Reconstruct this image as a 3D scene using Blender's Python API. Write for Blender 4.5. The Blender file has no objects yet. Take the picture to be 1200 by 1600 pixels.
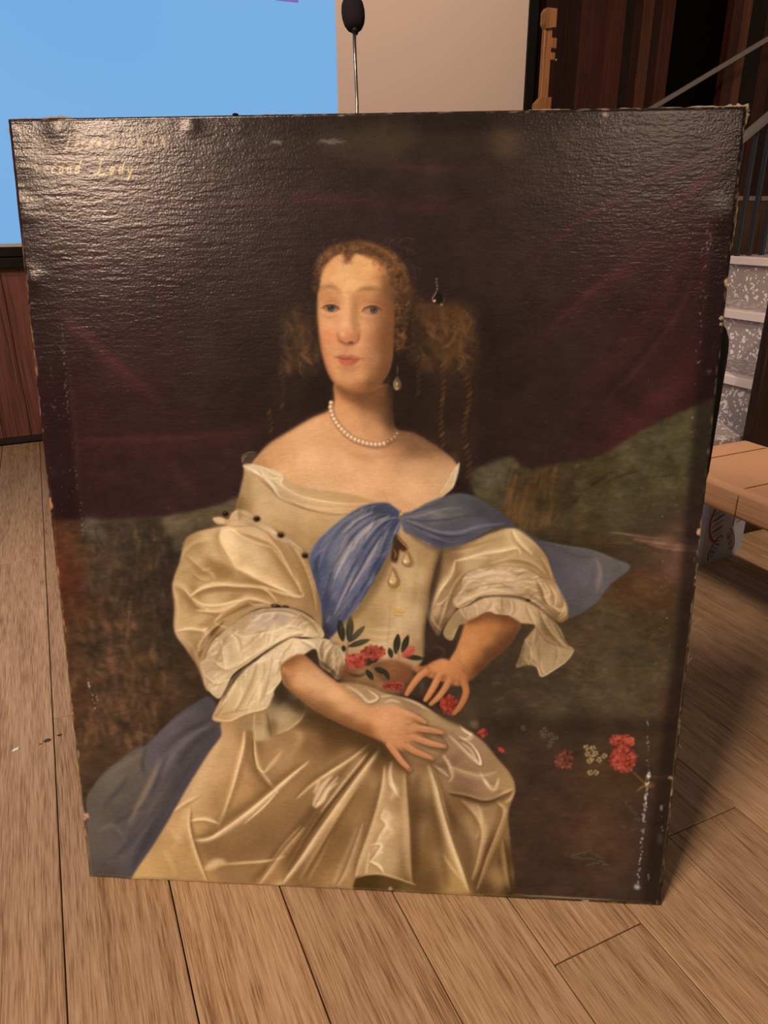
import bpy, bmesh, math, random
import numpy as np
from mathutils import Vector, Matrix

# ---------------------------------------------------------------- camera, world, lights, exposure
# the room's axes are the world's: X runs along the back wall, Y into the room, Z up, metres
scene = bpy.context.scene
COL = scene.collection
CAM_H, PITCH, ROLL, YAW, F_PX = 1.11402, 0.38967, -0.00861, math.radians(24.2), 1134.789
cam_data = bpy.data.cameras.new('camera')
cam = bpy.data.objects.new('camera', cam_data)
COL.objects.link(cam)
cam_data.sensor_fit = 'VERTICAL'
cam_data.sensor_height = 32.0
cam_data.lens = 32.0 * F_PX / 1600.0
cam_data.clip_start = 0.02
cf = Vector((math.sin(YAW) * math.cos(PITCH), math.cos(YAW) * math.cos(PITCH), -math.sin(PITCH)))
cr0 = Vector((math.cos(YAW), -math.sin(YAW), 0))
cu0 = cr0.cross(cf)
cr = cr0 * math.cos(ROLL) + cu0 * math.sin(ROLL)
cu = -cr0 * math.sin(ROLL) + cu0 * math.cos(ROLL)
cam.matrix_world = Matrix(((cr.x, cu.x, -cf.x, 0), (cr.y, cu.y, -cf.y, 0), (cr.z, cu.z, -cf.z, CAM_H), (0, 0, 0, 1)))
scene.camera = cam

world = bpy.data.worlds.new('world')
scene.world = world
world.use_nodes = True
world.node_tree.nodes['Background'].inputs[0].default_value = (1.0, 0.70, 0.50, 1)
world.node_tree.nodes['Background'].inputs[1].default_value = 0.12

LAMP = (1.0, 0.70, 0.50)
def lamp(name, loc, aim, power, size, kind='AREA', spot=60, blend=.6, spread=180):
    d = bpy.data.lights.new(name, kind)
    d.color = LAMP
    d.energy = power
    if kind == 'AREA':
        d.shape = 'DISK'; d.size = size; d.spread = math.radians(spread)
    else:
        d.spot_size = math.radians(spot); d.spot_blend = blend; d.shadow_soft_size = size
    o = bpy.data.objects.new(name, d)
    COL.objects.link(o)
    o.location = loc
    o.rotation_euler = (Vector(aim) - Vector(loc)).to_track_quat('-Z', 'Y').to_euler()
    return o
# ceiling lamps over the seats in front of the stage
lamp('ceiling_lamp', (-3.75, -1.55, 3.30), (0.3, 1.2, 0.6), 150, 0.50)
lamp('ceiling_lamp', (-0.10, -3.7, 3.42), (0.5, 1.0, 0.5), 26, 0.16)
lamp('spot_light', (-1.9, 0.15, 5.0), (1.0, 0.9, 0.2), 690, 0.42, 'SPOT', 58, .6)
lamp('spot_light', (-1.4, 1.4, 3.1), (-0.7, 3.1, 0.3), 115, 0.10, 'SPOT', 70, .8)  # added spot, lifts the left floor and the wall boards
lamp('spot_light', (1.7, 2.2, 3.1), (2.3, 4.2, 1.9), 110, 0.10, 'SPOT', 80, .8)  # added spot, brightens the beige screen cloth and timber strips
lamp('spot_light', (1.15, -0.1, 3.3), (2.35, 1.9, 0.65), 300, 0.08, 'SPOT', 38, .6)  # added spot, its cone set to brighten bench and stairs only
scene.view_settings.view_transform = 'Standard'
scene.view_settings.look = 'None'
scene.view_settings.gamma = 1.0
scene.view_settings.use_curve_mapping = False
scene.view_settings.exposure = 0.0

# ---------------------------------------------------------------- helpers
def lin(c):
    if isinstance(c, str):
        c = c.lstrip('#'); c = [int(c[i:i + 2], 16) / 255 for i in (0, 2, 4)]
    return [v / 12.92 if v <= .04045 else ((v + .055) / 1.055) ** 2.4 for v in c]
GAIN = 1.0
def alb(c, k=1.0):
    """base colour of a surface that shows as c under the warm lamps"""
    l = lin(c)
    return (min(.95, l[0] * k / LAMP[0] / GAIN), min(.95, l[1] * k / LAMP[1] / GAIN), min(.95, l[2] * k / LAMP[2] / GAIN), 1)

MATS = {}
def mat(name, col, rough=.5, metal=0.0, spec=.5, emit=None, estr=1.0):
    if name in MATS:
        return MATS[name]
    m = bpy.data.materials.new(name)
    m.use_nodes = True
    b = m.node_tree.nodes['Principled BSDF']
    b.inputs['Base Color'].default_value = col if len(col) == 4 else (*col, 1)
    b.inputs['Roughness'].default_value = rough
    b.inputs['Metallic'].default_value = metal
    b.inputs['Specular IOR Level'].default_value = spec
    if emit:
        b.inputs['Emission Color'].default_value = (*emit, 1)
        b.inputs['Emission Strength'].default_value = estr
    MATS[name] = m
    return m
def nd(m, t, **kw):
    n = m.node_tree.nodes.new(t)
    for k, v in kw.items():
        if k in n.inputs.keys():
            n.inputs[k].default_value = v
        else:
            setattr(n, k, v)
    return n
def lk(m, a, b):
    m.node_tree.links.new(a, b)
def ramp(m, stops):
    r = m.node_tree.nodes.new('ShaderNodeValToRGB')
    e = r.color_ramp.elements
    while len(e) < len(stops):
        e.new(.5)
    for q, (p, c) in zip(e, stops):
        q.position = p; q.color = c
    return r

def wood(name, cols, grain=(26, 1.2, 26), rough=.5, bump=.15, vary=.25, spec=.4, fine=180, along=40):
    """sawn wood along the object's local Y (or Z): long noise bands plus fine pores, tone varied board by board"""
    m = mat(name, (0.2, 0.1, 0.05, 1), rough, 0, spec)
    b = m.node_tree.nodes['Principled BSDF']
    tc = nd(m, 'ShaderNodeTexCoord'); oi = nd(m, 'ShaderNodeObjectInfo')
    off = nd(m, 'ShaderNodeVectorMath', operation='ADD'); sc = nd(m, 'ShaderNodeVectorMath', operation='SCALE')
    cb = nd(m, 'ShaderNodeCombineXYZ'); mu = nd(m, 'ShaderNodeMath', operation='MULTIPLY'); mu.inputs[1].default_value = 37.0
    lk(m, oi.outputs['Random'], mu.inputs[0]); lk(m, mu.outputs[0], cb.inputs[0]); lk(m, mu.outputs[0], cb.inputs[1]); lk(m, mu.outputs[0], cb.inputs[2])
    lk(m, tc.outputs['Object'], off.inputs[0]); lk(m, cb.outputs[0], off.inputs[1])
    mp = nd(m, 'ShaderNodeMapping'); mp.inputs['Scale'].default_value = grain
    lk(m, off.outputs[0], mp.inputs['Vector'])
    n1 = nd(m, 'ShaderNodeTexNoise', Scale=1.0, Detail=5.0, Roughness=.6, Distortion=.8); lk(m, mp.outputs[0], n1.inputs['Vector'])
    mp2 = nd(m, 'ShaderNodeMapping'); mp2.inputs['Scale'].default_value = tuple(fine if g > 5 else fine / along for g in grain)
    lk(m, off.outputs[0], mp2.inputs['Vector'])
    n2 = nd(m, 'ShaderNodeTexNoise', Scale=1.0, Detail=3.0, Roughness=.6); lk(m, mp2.outputs[0], n2.inputs['Vector'])
    mx = nd(m, 'ShaderNodeMath', operation='MULTIPLY_ADD'); mx.inputs[1].default_value = .62
    lk(m, n2.outputs['Fac'], mx.inputs[0])
    h1 = nd(m, 'ShaderNodeMath', operation='MULTIPLY'); h1.inputs[1].default_value = .38; lk(m, n1.outputs['Fac'], h1.inputs[0]); lk(m, h1.outputs[0], mx.inputs[2])
    r = ramp(m, [(.36, cols[0]), (.5, cols[1]), (.66, cols[2])]); lk(m, mx.outputs[0], r.inputs['Fac'])
    hs = nd(m, 'ShaderNodeHueSaturation')
    va = nd(m, 'ShaderNodeMapRange'); va.inputs['To Min'].default_value = 1 - vary; va.inputs['To Max'].default_value = 1 + vary
    lk(m, oi.outputs['Random'], va.inputs['Value']); lk(m, va.outputs[0], hs.inputs['Value']); lk(m, r.outputs['Color'], hs.inputs['Color'])
    lk(m, hs.outputs['Color'], b.inputs['Base Color'])
    bp = nd(m, 'ShaderNodeBump', Strength=bump, Distance=.002); lk(m, n2.outputs['Fac'], bp.inputs['Height']); lk(m, bp.outputs['Normal'], b.inputs['Normal'])
    return m

def obj(name, verts, faces, m, parent=None, smooth=False, loc=None):
    me = bpy.data.meshes.new(name)
    me.from_pydata([tuple(v) for v in verts], [], faces)
    me.update()
    return link(name, me, m, parent, smooth, loc)
def link(name, me, m, parent=None, smooth=False, loc=None):
    if m is not None and not me.materials:
        me.materials.append(m)
    if smooth:
        me.shade_smooth()
    o = bpy.data.objects.new(name, me)
    COL.objects.link(o)
    if parent:
        o.parent = parent
    if loc is not None:
        o.location = loc
    return o
def bmobj(name, bm, m, parent=None, smooth=False, loc=None):
    me = bpy.data.meshes.new(name)
    bmesh.ops.recalc_face_normals(bm, faces=bm.faces)
    bm.to_mesh(me); bm.free()
    return link(name, me, m, parent, smooth, loc)
def bbox(bm, x0, x1, y0, y1, z0, z1, bevel=0.0, seg=2):
    r = bmesh.ops.create_cube(bm, size=1.0)
    vs = r['verts']
    for v in vs:
        v.co = Vector((x0 + (v.co.x + .5) * (x1 - x0), y0 + (v.co.y + .5) * (y1 - y0), z0 + (v.co.z + .5) * (z1 - z0)))
    if bevel:
        es = list({e for v in vs for e in v.link_edges})
        bmesh.ops.bevel(bm, geom=es, offset=bevel, segments=seg, affect='EDGES', profile=.7)
def box(name, x0, x1, y0, y1, z0, z1, m, parent=None, bevel=0.0, seg=2, smooth=False, origin=True):
    bm = bmesh.new()
    c = Vector(((x0 + x1) / 2, (y0 + y1) / 2, (z0 + z1) / 2)) if origin else Vector((0, 0, 0))
    bbox(bm, x0 - c.x, x1 - c.x, y0 - c.y, y1 - c.y, z0 - c.z, z1 - c.z, bevel, seg)
    return bmobj(name, bm, m, parent, smooth, c)
def tube(bm, pts, rad, seg=12, caps=True):
    pts = [Vector(p) for p in pts]
    rads = rad if isinstance(rad, (list, tuple)) else [rad] * len(pts)
    rings = []
    up = None
    for i, p in enumerate(pts):
        d = (pts[min(i + 1, len(pts) - 1)] - pts[max(i - 1, 0)]).normalized()
        if up is None:
            a = d.orthogonal().normalized()
        else:
            a = (up - d * up.dot(d)).normalized()
        up = a
        b = d.cross(a)
        rings.append([bm.verts.new(p + (a * math.cos(t) + b * math.sin(t)) * rads[i]) for t in [2 * math.pi * k / seg for k in range(seg)]])
    for r0, r1 in zip(rings, rings[1:]):
        for k in range(seg):
            bm.faces.new((r0[k], r0[(k + 1) % seg], r1[(k + 1) % seg], r1[k]))
    if caps:
        bm.faces.new(rings[0][::-1]); bm.faces.new(rings[-1])
def tubeobj(name, pts, rad, m, parent=None, seg=12, smooth=True, loc=None):
    bm = bmesh.new(); tube(bm, pts, rad, seg)
    return bmobj(name, bm, m, parent, smooth, loc)
def prism(bm, outline, axis, t0, t1):
    """extrude a closed 2D outline; axis = 'x','y','z' is the extrusion axis"""
    def v(p, t):
        return {'x': (t, p[0], p[1]), 'y': (p[0], t, p[1]), 'z': (p[0], p[1], t)}[axis]
    a = [bm.verts.new(v(p, t0)) for p in outline]; b = [bm.verts.new(v(p, t1)) for p in outline]
    n = len(a)
    bm.faces.new(a); bm.faces.new(b[::-1])
    for i in range(n):
        bm.faces.new((a[i], b[i], b[(i + 1) % n], a[(i + 1) % n]))
def tag(o, label=None, cat=None, group=None, kind=None):
    for k, v in (('label', label), ('category', cat), ('group', group), ('kind', kind)):
        if v:
            o[k] = v
    return o
def empty(name, loc=(0, 0, 0), rz=0.0):
    o = bpy.data.objects.new(name, None)
    COL.objects.link(o)
    o.location = loc
    o.rotation_euler = (0, 0, rz)
    o.empty_display_size = .1
    return o
rng = random.Random(5)
# ---------------------------------------------------------------- floor of oak boards
M_floor = wood('oak_boards', [alb('784d2f'), alb('a4754e'), alb('b98a62')], grain=(46, 2.0, 46), rough=.45, bump=.35, vary=.08, spec=.3, fine=430, along=30)
M_under = mat('dark_subfloor', alb('1c100a'), .9)
M_black = mat('black_paint', (0.002, 0.0016, 0.0014, 1), .8, 0, .1)
floor = box('floor', -2.4, 5.6, -1.0, 5.0, -.06, -.022, M_under, origin=False)
tag(floor, kind='structure', label='oak board floor in front of the screen', cat='floor')
BW, SEAM0 = .1787, -.1437
joints = {-1: [2.617], 0: [1.627], 5: [], 4: [0.6194], 3: [], 2: [], 1: [2.6]}
def board(a0, b0, b1):
    g = .0011
    bm = bmesh.new()
    bbox(bm, g, BW - g, -(b1 - b0) / 2 + g, (b1 - b0) / 2 - g, -.02, 0, .0012, 1)
    return bmobj('floor_board', bm, M_floor, floor, False, (a0, (b0 + b1) / 2, 0))
for i in range(-11, 31):
    a0 = SEAM0 + i * BW
    cuts = joints.get(i)
    if cuts is None:
        cuts = []
        y = -.9 + rng.uniform(.3, 1.8)
        while y < 4.6:
            cuts.append(y); y += rng.uniform(1.4, 2.1)
    far = 4.175 if a0 < 2.75 else 4.9
    ys = [-.9] + [c for c in cuts if c < far - .3] + [far]
    for b0, b1 in zip(ys, ys[1:]):
        board(a0, b0, b1)
M_stain = mat('dark_floor_stain', alb('3a281e'), .7)
for sx_, sy_, sr_ in ((-.158, 1.548, .009), (-.131, 1.556, .006), (-.172, 1.541, .004)):
    n_ = 12
    obj('stain', [(sr_ * rng.uniform(.6, 1.2) * math.cos(6.283 * k / n_), sr_ * rng.uniform(.4, .9) * math.sin(6.283 * k / n_), .0004) for k in range(n_)], [tuple(range(n_))], M_stain, floor, False, (sx_, sy_, 0))
# ---------------------------------------------------------------- back wall: timber boards under the screen
M_wall_wood = wood('reddish_boards', [alb('4a261c'), alb('743e2f'), alb('8a4b38')], grain=(22, 22, .9), rough=.45, bump=.1, vary=.12, fine=120)
wb = box('wall_back', -2.4, 2.86, 4.215, 4.30, -.02, 3.3, mat('wall_core', alb('2a1a14'), .8), origin=False)
tag(wb, kind='structure', label='timber boarded wall below the screen', cat='wall')
x = -2.4
while x < 2.84:
    w = rng.choice((.118, .118, .135))
    box('wall_board', x + .0012, min(x + w, 2.86) - .0012, 4.19, 4.214, .035, .93, M_wall_wood, wb, .0015, 1)
    x += w
tag(box('baseboard_back', -2.4, 2.86, 4.196, 4.214, 0, .034, mat('dark_plinth', alb('22130f'), .6)), kind='structure')
# ---------------------------------------------------------------- timber strip wall behind the stairs
ws = box('wall_right', 2.86, 5.6, 4.66, 4.74, -.02, 3.3, M_black, origin=False)
tag(ws, kind='structure', label='dark timber strip wall with a black opening behind the stairs', cat='wall')
def tint(c, k):
    q = alb(c, k); return (q[0], q[1] * .78, q[2] * .72, 1)
tone = {c: wood('strip_' + c, [tint(c, .5), tint(c, .9), tint(c, 1.25)], grain=(30, 30, .8), rough=.4, bump=.06, vary=.06, fine=140) for c in ('301813', '4c281d', '5a3020', '3a1d15', '6b4029', '241510', '8a5638')}
strips = [(3.235, 3.33, '3a1d15'), (3.33, 3.42, '301813'), (3.42, 3.515, '301813'), (3.515, 3.66, '4c281d'), (3.66, 3.73, '4c281d'), (3.73, 3.80, '5a3020'), (3.80, 3.885, '5a3020'), (3.885, 3.955, '241510'), (3.955, 4.03, '3a1d15'),
          (4.03, 4.125, '6b4029'), (4.125, 4.20, '3a1d15'), (4.20, 4.315, '5a3020'), (4.85, 4.95, '5a3020'), (4.95, 5.035, '8a5638'), (5.035, 5.20, '241510'), (5.20, 5.33, '5a3020'), (5.33, 5.46, '3a1d15'), (5.46, 5.6, '4c281d')]
for k, (a0, a1, c) in enumerate(strips):
    dep = rng.choice((.0, .002, .004))
    box('timber_strip', a0 + .0006, a1 - .0006, 4.60 + dep, 4.66, .0, 3.3, tone[c], ws)
box('return_panel', 2.86, 2.88, 4.215, 4.66, 0, 3.3, M_black, ws)
# ---------------------------------------------------------------- projection screen
M_scr = mat('screen_cloth', alb('ac8971', 1.55), .85, 0, .1)
M_scrblk = mat('screen_black', (.004, .0035, .0035, 1), .6, 0, .25)
scr = empty('projection_screen', (0.2, 4.15, .88))
tag(scr, 'large projection screen with blue image and unlit beige margin, black bottom bar', 'screen')
box('screen_cloth', -2.3 - .2, 2.80 - .2, 0, .02, .10, 2.2, M_scr, scr)
box('black_border', -2.32 - .2, 2.86 - .2, -.004, .03, .055, .10, M_scrblk, scr, .003, 1)
box('black_border', 2.802 - .2, 2.868 - .2, -.004, .03, .055, 2.2, M_scrblk, scr, .003, 1)
box('bottom_bar', -2.32 - .2, 2.868 - .2, -.012, .035, 0, .052, M_scrblk, scr, .008, 2)
M_blue = mat('projected_blue', (0, 0, 0, 1), .9, 0, 0)
bb = M_blue.node_tree.nodes['Principled BSDF']
tcb = nd(M_blue, 'ShaderNodeTexCoord'); gb = nd(M_blue, 'ShaderNodeTexNoise', Scale=.6, Detail=1.0)
lk(M_blue, tcb.outputs['Object'], gb.inputs['Vector'])
rb = ramp(M_blue, [(.3, (*lin('70abe2'), 1)), (.7, (*lin('82b2e0'), 1))]); lk(M_blue, gb.outputs['Fac'], rb.inputs['Fac'])
lk(M_blue, rb.outputs['Color'], bb.inputs['Emission Color']); bb.inputs['Emission Strength'].default_value = 1.0
box('projected_image', -2.28 - .2, 1.613 - .2, -.002, -.0005, .115, 2.2, M_blue, scr)
M_pur = mat('projected_purple', (0, 0, 0, 1), .9, 0, 0, lin('7d6bb5'), 1.0)
box('projected_graphic', 1.30 - .2, 1.415 - .2, -.004, -.0025, 1.2205, 1.29, M_pur, scr)
# ---------------------------------------------------------------- lectern and microphone behind the painting
M_dwood = wood('dark_lectern_wood', [alb('2c1a12'), alb('4a2d1e'), alb('5a3826')], grain=(20, 20, 1.0), rough=.4, bump=.08)
M_mblk = mat('matt_black', (.006, .005, .005, 1), .55, 0, .3)
M_foam = mat('foam', alb('2a2120'), .95, 0, .1)
nf = nd(M_foam, 'ShaderNodeTexNoise', Scale=420.0, Detail=2.0); bf = nd(M_foam, 'ShaderNodeBump', Strength=.6, Distance=.002)
lk(M_foam, nf.outputs['Fac'], bf.inputs['Height']); lk(M_foam, bf.outputs['Normal'], M_foam.node_tree.nodes['Principled BSDF'].inputs['Normal'])
M_chrome = mat('dark_chrome', (0.30, 0.28, 0.26, 1), .25, 1.0)
lec = empty('lectern', (.90, 2.24, 0), math.radians(-20))
tag(lec, 'dark wooden lectern standing behind the painting, carrying the microphone', 'lectern')
box('column', -.20, .20, -.12, .14, .05, .98, M_dwood, lec, .004, 1)
box('base', -.25, .25, -.18, .20, 0, .05, M_dwood, lec, .006, 1)
bm = bmesh.new(); prism(bm, [(-.22, .98), (.20, 1.03), (.20, 1.06), (-.22, 1.01)], 'x', -.27, .27); bmobj('desk_top', bm, M_dwood, lec)
mic = empty('microphone', (.868, 2.095, 1.034))
tag(mic, 'gooseneck microphone with dark foam windscreen in front of the screen', 'microphone')
MB = Vector((.868, 2.095, 1.01))
tubeobj('stem', [(0, 0, .02), (.0, 0, .20), (.003, .0, .36), (.008, .018, .45), (.018, .046, .515), (.034, .080, .566)], [.0052, .005, .0045, .0045, .0048, .006], M_chrome, mic, 12)
bm = bmesh.new(); tube(bm, [(0, 0, 0), (0, 0, .012), (0, 0, .03)], [.028, .027, .010], 24); bmobj('mount', bm, M_mblk, mic, True)
# windscreen: an egg of foam on the neck's end
prof = [(0, .0), (.014, .001), (.022, .006), (.028, .018), (.0315, .035), (.0322, .052), (.030, .070), (.024, .085), (.014, .094), (0, .097)]
axis = Vector((.10, .45, .87)).normalized(); p0 = Vector((.030, .070, .548))
bm = bmesh.new(); tube(bm, [p0 + axis * z for r, z in prof], [max(r, .0008) for r, z in prof], 28); bmobj('foam_windscreen', bm, M_foam, mic, True)
tubeobj('collar', [p0 + axis * -.012, p0 + axis * .006], [.0085, .010], M_mblk, mic, 16)

# ---------------------------------------------------------------- wooden easel beside the screen
M_pine = wood('orange_pine', [alb('6b3c1e'), alb('96592f'), alb('a8683a')], grain=(24, 24, 1.0), rough=.45, bump=.06, vary=.03)
ea = empty('wooden_easel', (2.76, 3.9, 0))
tag(ea, 'tall orange wooden studio easel beside the right edge of the screen', 'easel')
box('mast', -.022, .028, -.012, .018, .05, 2.13, M_pine, ea, .003, 1)
bm = bmesh.new(); prism(bm, [(-.040, 2.06), (-.024, 2.04), (.03, 2.05), (.036, 2.05), (.036, 2.136), (-.026, 2.136), (-.040, 2.115)], 'y', -.03, .012); bmobj('top_clamp', bm, M_pine, ea)
bm = bmesh.new(); prism(bm, [(-.065, 1.62), (.035, 1.62), (.035, 1.715), (-.028, 1.71), (-.06, 1.68)], 'y', -.035, .012); bmobj('lower_clamp', bm, M_pine, ea)
for z0, z1, d in ((1.955, 2.005, .034), (1.90, 1.935, .030)):
    box('ratchet_block', .028, .028 + d, -.01, .016, z0, z1, M_pine, ea, .002, 1)
bm = bmesh.new(); tube(bm, [(.055, -.012, 1.895), (.063, -.016, 1.90), (.068, -.016, 1.905)], [.006, .009, .005], 12); bmobj('wing_nut', bm, M_chrome, ea, True)
box('tray', -.30, .30, -.05, .03, .62, .655, M_pine, ea, .003, 1)
for s in (-1, 1):
    bm = bmesh.new(); prism(bm, [(s * .02, 1.25), (s * .055, 1.25), (s * .36, 0), (s * .32, 0)], 'y', -.005, .017); bmobj('leg', bm, M_pine, ea)
bm = bmesh.new(); prism(bm, [(.02, 1.45), (.05, 1.45), (.225, 0), (.19, 0)], 'x', -.016, .016); bmobj('rear_leg', bm, M_pine, ea)
box('crossbar', -.26, .26, -.002, .014, .36, .40, M_pine, ea, .002, 1)

# ---------------------------------------------------------------- stairs of terrazzo
M_ter = mat('terrazzo', alb('8d8076'), .45)
bt = M_ter.node_tree.nodes['Principled BSDF']
tct = nd(M_ter, 'ShaderNodeTexCoord'); mpt = nd(M_ter, 'ShaderNodeMapping'); lk(M_ter, tct.outputs['Object'], mpt.inputs['Vector'])
nz = nd(M_ter, 'ShaderNodeTexNoise', Scale=30.0, Detail=1.0); lk(M_ter, mpt.outputs[0], nz.inputs['Vector'])
mxv = nd(M_ter, 'ShaderNodeMix', data_type='VECTOR'); mxv.inputs['Factor'].default_value = .04; lk(M_ter, mpt.outputs[0], mxv.inputs[4]); lk(M_ter, nz.outputs['Color'], mxv.inputs[5])
vo = nd(M_ter, 'ShaderNodeTexVoronoi', Scale=74.0, Randomness=1.0); vo.feature = 'F1'; lk(M_ter, mxv.outputs[1], vo.inputs['Vector'])
vo2 = nd(M_ter, 'ShaderNodeTexVoronoi', Scale=74.0, Randomness=1.0); lk(M_ter, mxv.outputs[1], vo2.inputs['Vector'])
sepc = nd(M_ter, 'ShaderNodeSeparateColor'); lk(M_ter, vo2.outputs['Color'], sepc.inputs['Color'])
thr = nd(M_ter, 'ShaderNodeMapRange'); thr.inputs['To Min'].default_value = .0; thr.inputs['To Max'].default_value = .60; lk(M_ter, sepc.outputs[0], thr.inputs['Value'])
lt = nd(M_ter, 'ShaderNodeMath', operation='LESS_THAN'); lk(M_ter, vo.outputs['Distance'], lt.inputs[0]); lk(M_ter, thr.outputs[0], lt.inputs[1])
mc = nd(M_ter, 'ShaderNodeMix', data_type='RGBA'); mc.inputs[6].default_value = alb('8c7060'); mc.inputs[7].default_value = alb('cdb09c')
lk(M_ter, lt.outputs[0], mc.inputs[0]); lk(M_ter, mc.outputs[2], bt.inputs['Base Color'])
M_nose = mat('pale_nosing', alb('c2a08a'), .5)
st = empty('terrazzo_stairs', (2.255, 2.1, 0))
tag(st, 'grey terrazzo stairs with pale nosings rising to the right behind the bench', 'stairs')
Y0, Y1 = 1.752 - 2.1, 2.60 - 2.1
for k in range(-2, 4):
    a0 = .3 * k
    z1 = .185 * (k + 3)
    box('riser', a0 + .012, a0 + .335, Y0, Y1, 0, z1 - .03, M_ter, st)
    box('tread', a0 + .03, a0 + .345, Y0, Y1, z1 - .03, z1 - .001, M_ter, st)
    box('nosing', a0 - .008, a0 + .045, Y0 - .004, Y1, z1 - .034, z1, M_nose, st, .003, 1)
# dark timber cheek at the near side of the stairs
M_cheek = wood('dark_cheek_wood', [alb('160904'), alb('261209'), alb('30180e')], grain=(24, 24, 1.0), rough=.4, bump=.06, vary=.05)
ck = empty('stair_cheek', (2.6, 1.72, 0))
tag(ck, 'dark timber side panel closing the near side of the stairs', 'panel')
box('panel', -.425, .95, -.02, .02, 0, 1.0, M_cheek, ck, .004, 1)
box('cap', -.435, .96, -.028, .028, 1.0, 1.03, M_cheek, ck, .004, 1)
# low timber wall beyond the balusters
lw = empty('low_timber_wall', (4.0, 3.25, 0))
tag(lw, 'low brown timber wall with a pale cap seen between the black balusters', 'wall')
M_lw = wood('brown_low_wall', [alb('4a2a1c'), alb('6b402a'), alb('7a4a32')], grain=(20, 20, 1), rough=.5, bump=.05, vary=.02)
box('panel', -.6, .9, 0, .08, 0, 1.165, M_lw, lw)
box('cap', -.61, .91, -.01, .09, 1.165, 1.19, mat('pale_cap', alb('b08a70'), .5), lw, .003, 1)
# near balustrade
M_bal = mat('baluster_black', (.010, .0085, .0085, 1), .5)
M_steel = mat('brushed_steel', (0.78, 0.74, 0.70, 1), .30, 1.0)
ns = M_steel.node_tree
tn = nd(M_steel, 'ShaderNodeTexNoise', Scale=60.0, Detail=2.0); bpn = nd(M_steel, 'ShaderNodeBump', Strength=.05, Distance=.001); lk(M_steel, tn.outputs['Fac'], bpn.inputs['Height']); lk(M_steel, bpn.outputs['Normal'], ns.nodes['Principled BSDF'].inputs['Normal'])
SL = .66
rl = empty('stair_balustrade', (2.8, 2.5, .74))
tag(rl, 'steel handrail with flat black balusters rising along the terrazzo stairs', 'railing')
def railz(a):
    return 1.412 + (a - 2.821) * SL
tubeobj('handrail', [(a - 2.8, 0, railz(a) - .74) for a in (2.35, 2.6, 3.0, 3.4, 3.52)], .021, M_steel, rl, 16)
for i, a in enumerate((2.50, 2.575, 2.65, 2.725, 2.80, 2.875, 2.95, 3.03, 3.10, 3.18, 3.25, 3.33)):
    k = min(3, max(-1, math.floor((a - 2.255) / .3)))
    z0 = .185 * (k + 3)
    bm = bmesh.new(); bbox(bm, a - 2.8 - .006, a - 2.8 + .006, -.013, .013, z0 - .74 + .0005, railz(a) - .022 - .74, .002, 1); bmobj('baluster', bm, M_bal, rl)
wr_ = empty('wall_handrail', (4.028, 4.4, 1.774))
tag(wr_, 'long slanting steel handrail in front of the black opening', 'railing')
tubeobj('rail', [((t) * .985, 0, t * .475) for t in (-.9, 0, .5, 1.0, 1.6)], .019, M_steel, wr_, 16)
for t in (-.6, 1.35):
    tubeobj('bracket', [(t * .985, 0, t * .475 - .015), (t * .985, .05, t * .475 - .05), (t * .985, .198, t * .475 - .05)], .007, M_steel, wr_, 8)

# ---------------------------------------------------------------- tan leather bench
M_lea = mat('tan_leather', alb('bc7e54'), .42, 0, .4)
nl = nd(M_lea, 'ShaderNodeTexNoise', Scale=9.0, Detail=4.0); bl_ = nd(M_lea, 'ShaderNodeBump', Strength=.25, Distance=.01); lk(M_lea, nl.outputs['Fac'], bl_.inputs['Height'])
nl2 = nd(M_lea, 'ShaderNodeTexVoronoi', Scale=700.0); bl2 = nd(M_lea, 'ShaderNodeBump', Strength=.08, Distance=.001); lk(M_lea, nl2.outputs['Distance'], bl2.inputs['Height']); lk(M_lea, bl_.outputs['Normal'], bl2.inputs['Normal']); lk(M_lea, bl2.outputs['Normal'], M_lea.node_tree.nodes['Principled BSDF'].inputs['Normal'])
M_seam = mat('brown_seam', alb('6b3d20'), .6)
be = empty('leather_bench', (1.745, .85, 0))
tag(be, 'tan leather upholstered bench with stitched seams beside the stairs', 'bench')
bm = bmesh.new(); bbox(bm, -.195, .195, -.69, .69, .368, .45, .026, 4)
bmesh.ops.subdivide_edges(bm, edges=[e for e in bm.edges if e.calc_length() > .3], cuts=6, use_grid_fill=True)
bmobj('seat', bm, M_lea, be, True)
def seam(b, z=.4508):
    pts = [(-.1955, b, .35), (-.1957, b, .40), (-.1957, b, .423), (-.1945, b, .432), (-.188, b, .4437), (-.178, b, .4495), (-.165, b, .4508), (0, b, .4508), (.165, b, .4508), (.188, b, .4437), (.1957, b, .42)]
    return tubeobj('seam', pts, .0016, M_seam, be, 6)
for b in (.59, .367, -.02, -.40):
    seam(b)
for b in (.33, -.2):
    bm = bmesh.new(); tube(bm, [(-.115, b, .448), (-.115, b, .4545), (-.115, b, .457)], [.015, .013, .005], 16); bmobj('leather_button', bm, M_seam, be, True)
M_leg = mat('dark_bench_leg', alb('1a100b'), .5)
box('plinth', -.13, .13, -.62, .10, 0, .366, M_leg, be, .004, 1)
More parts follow.
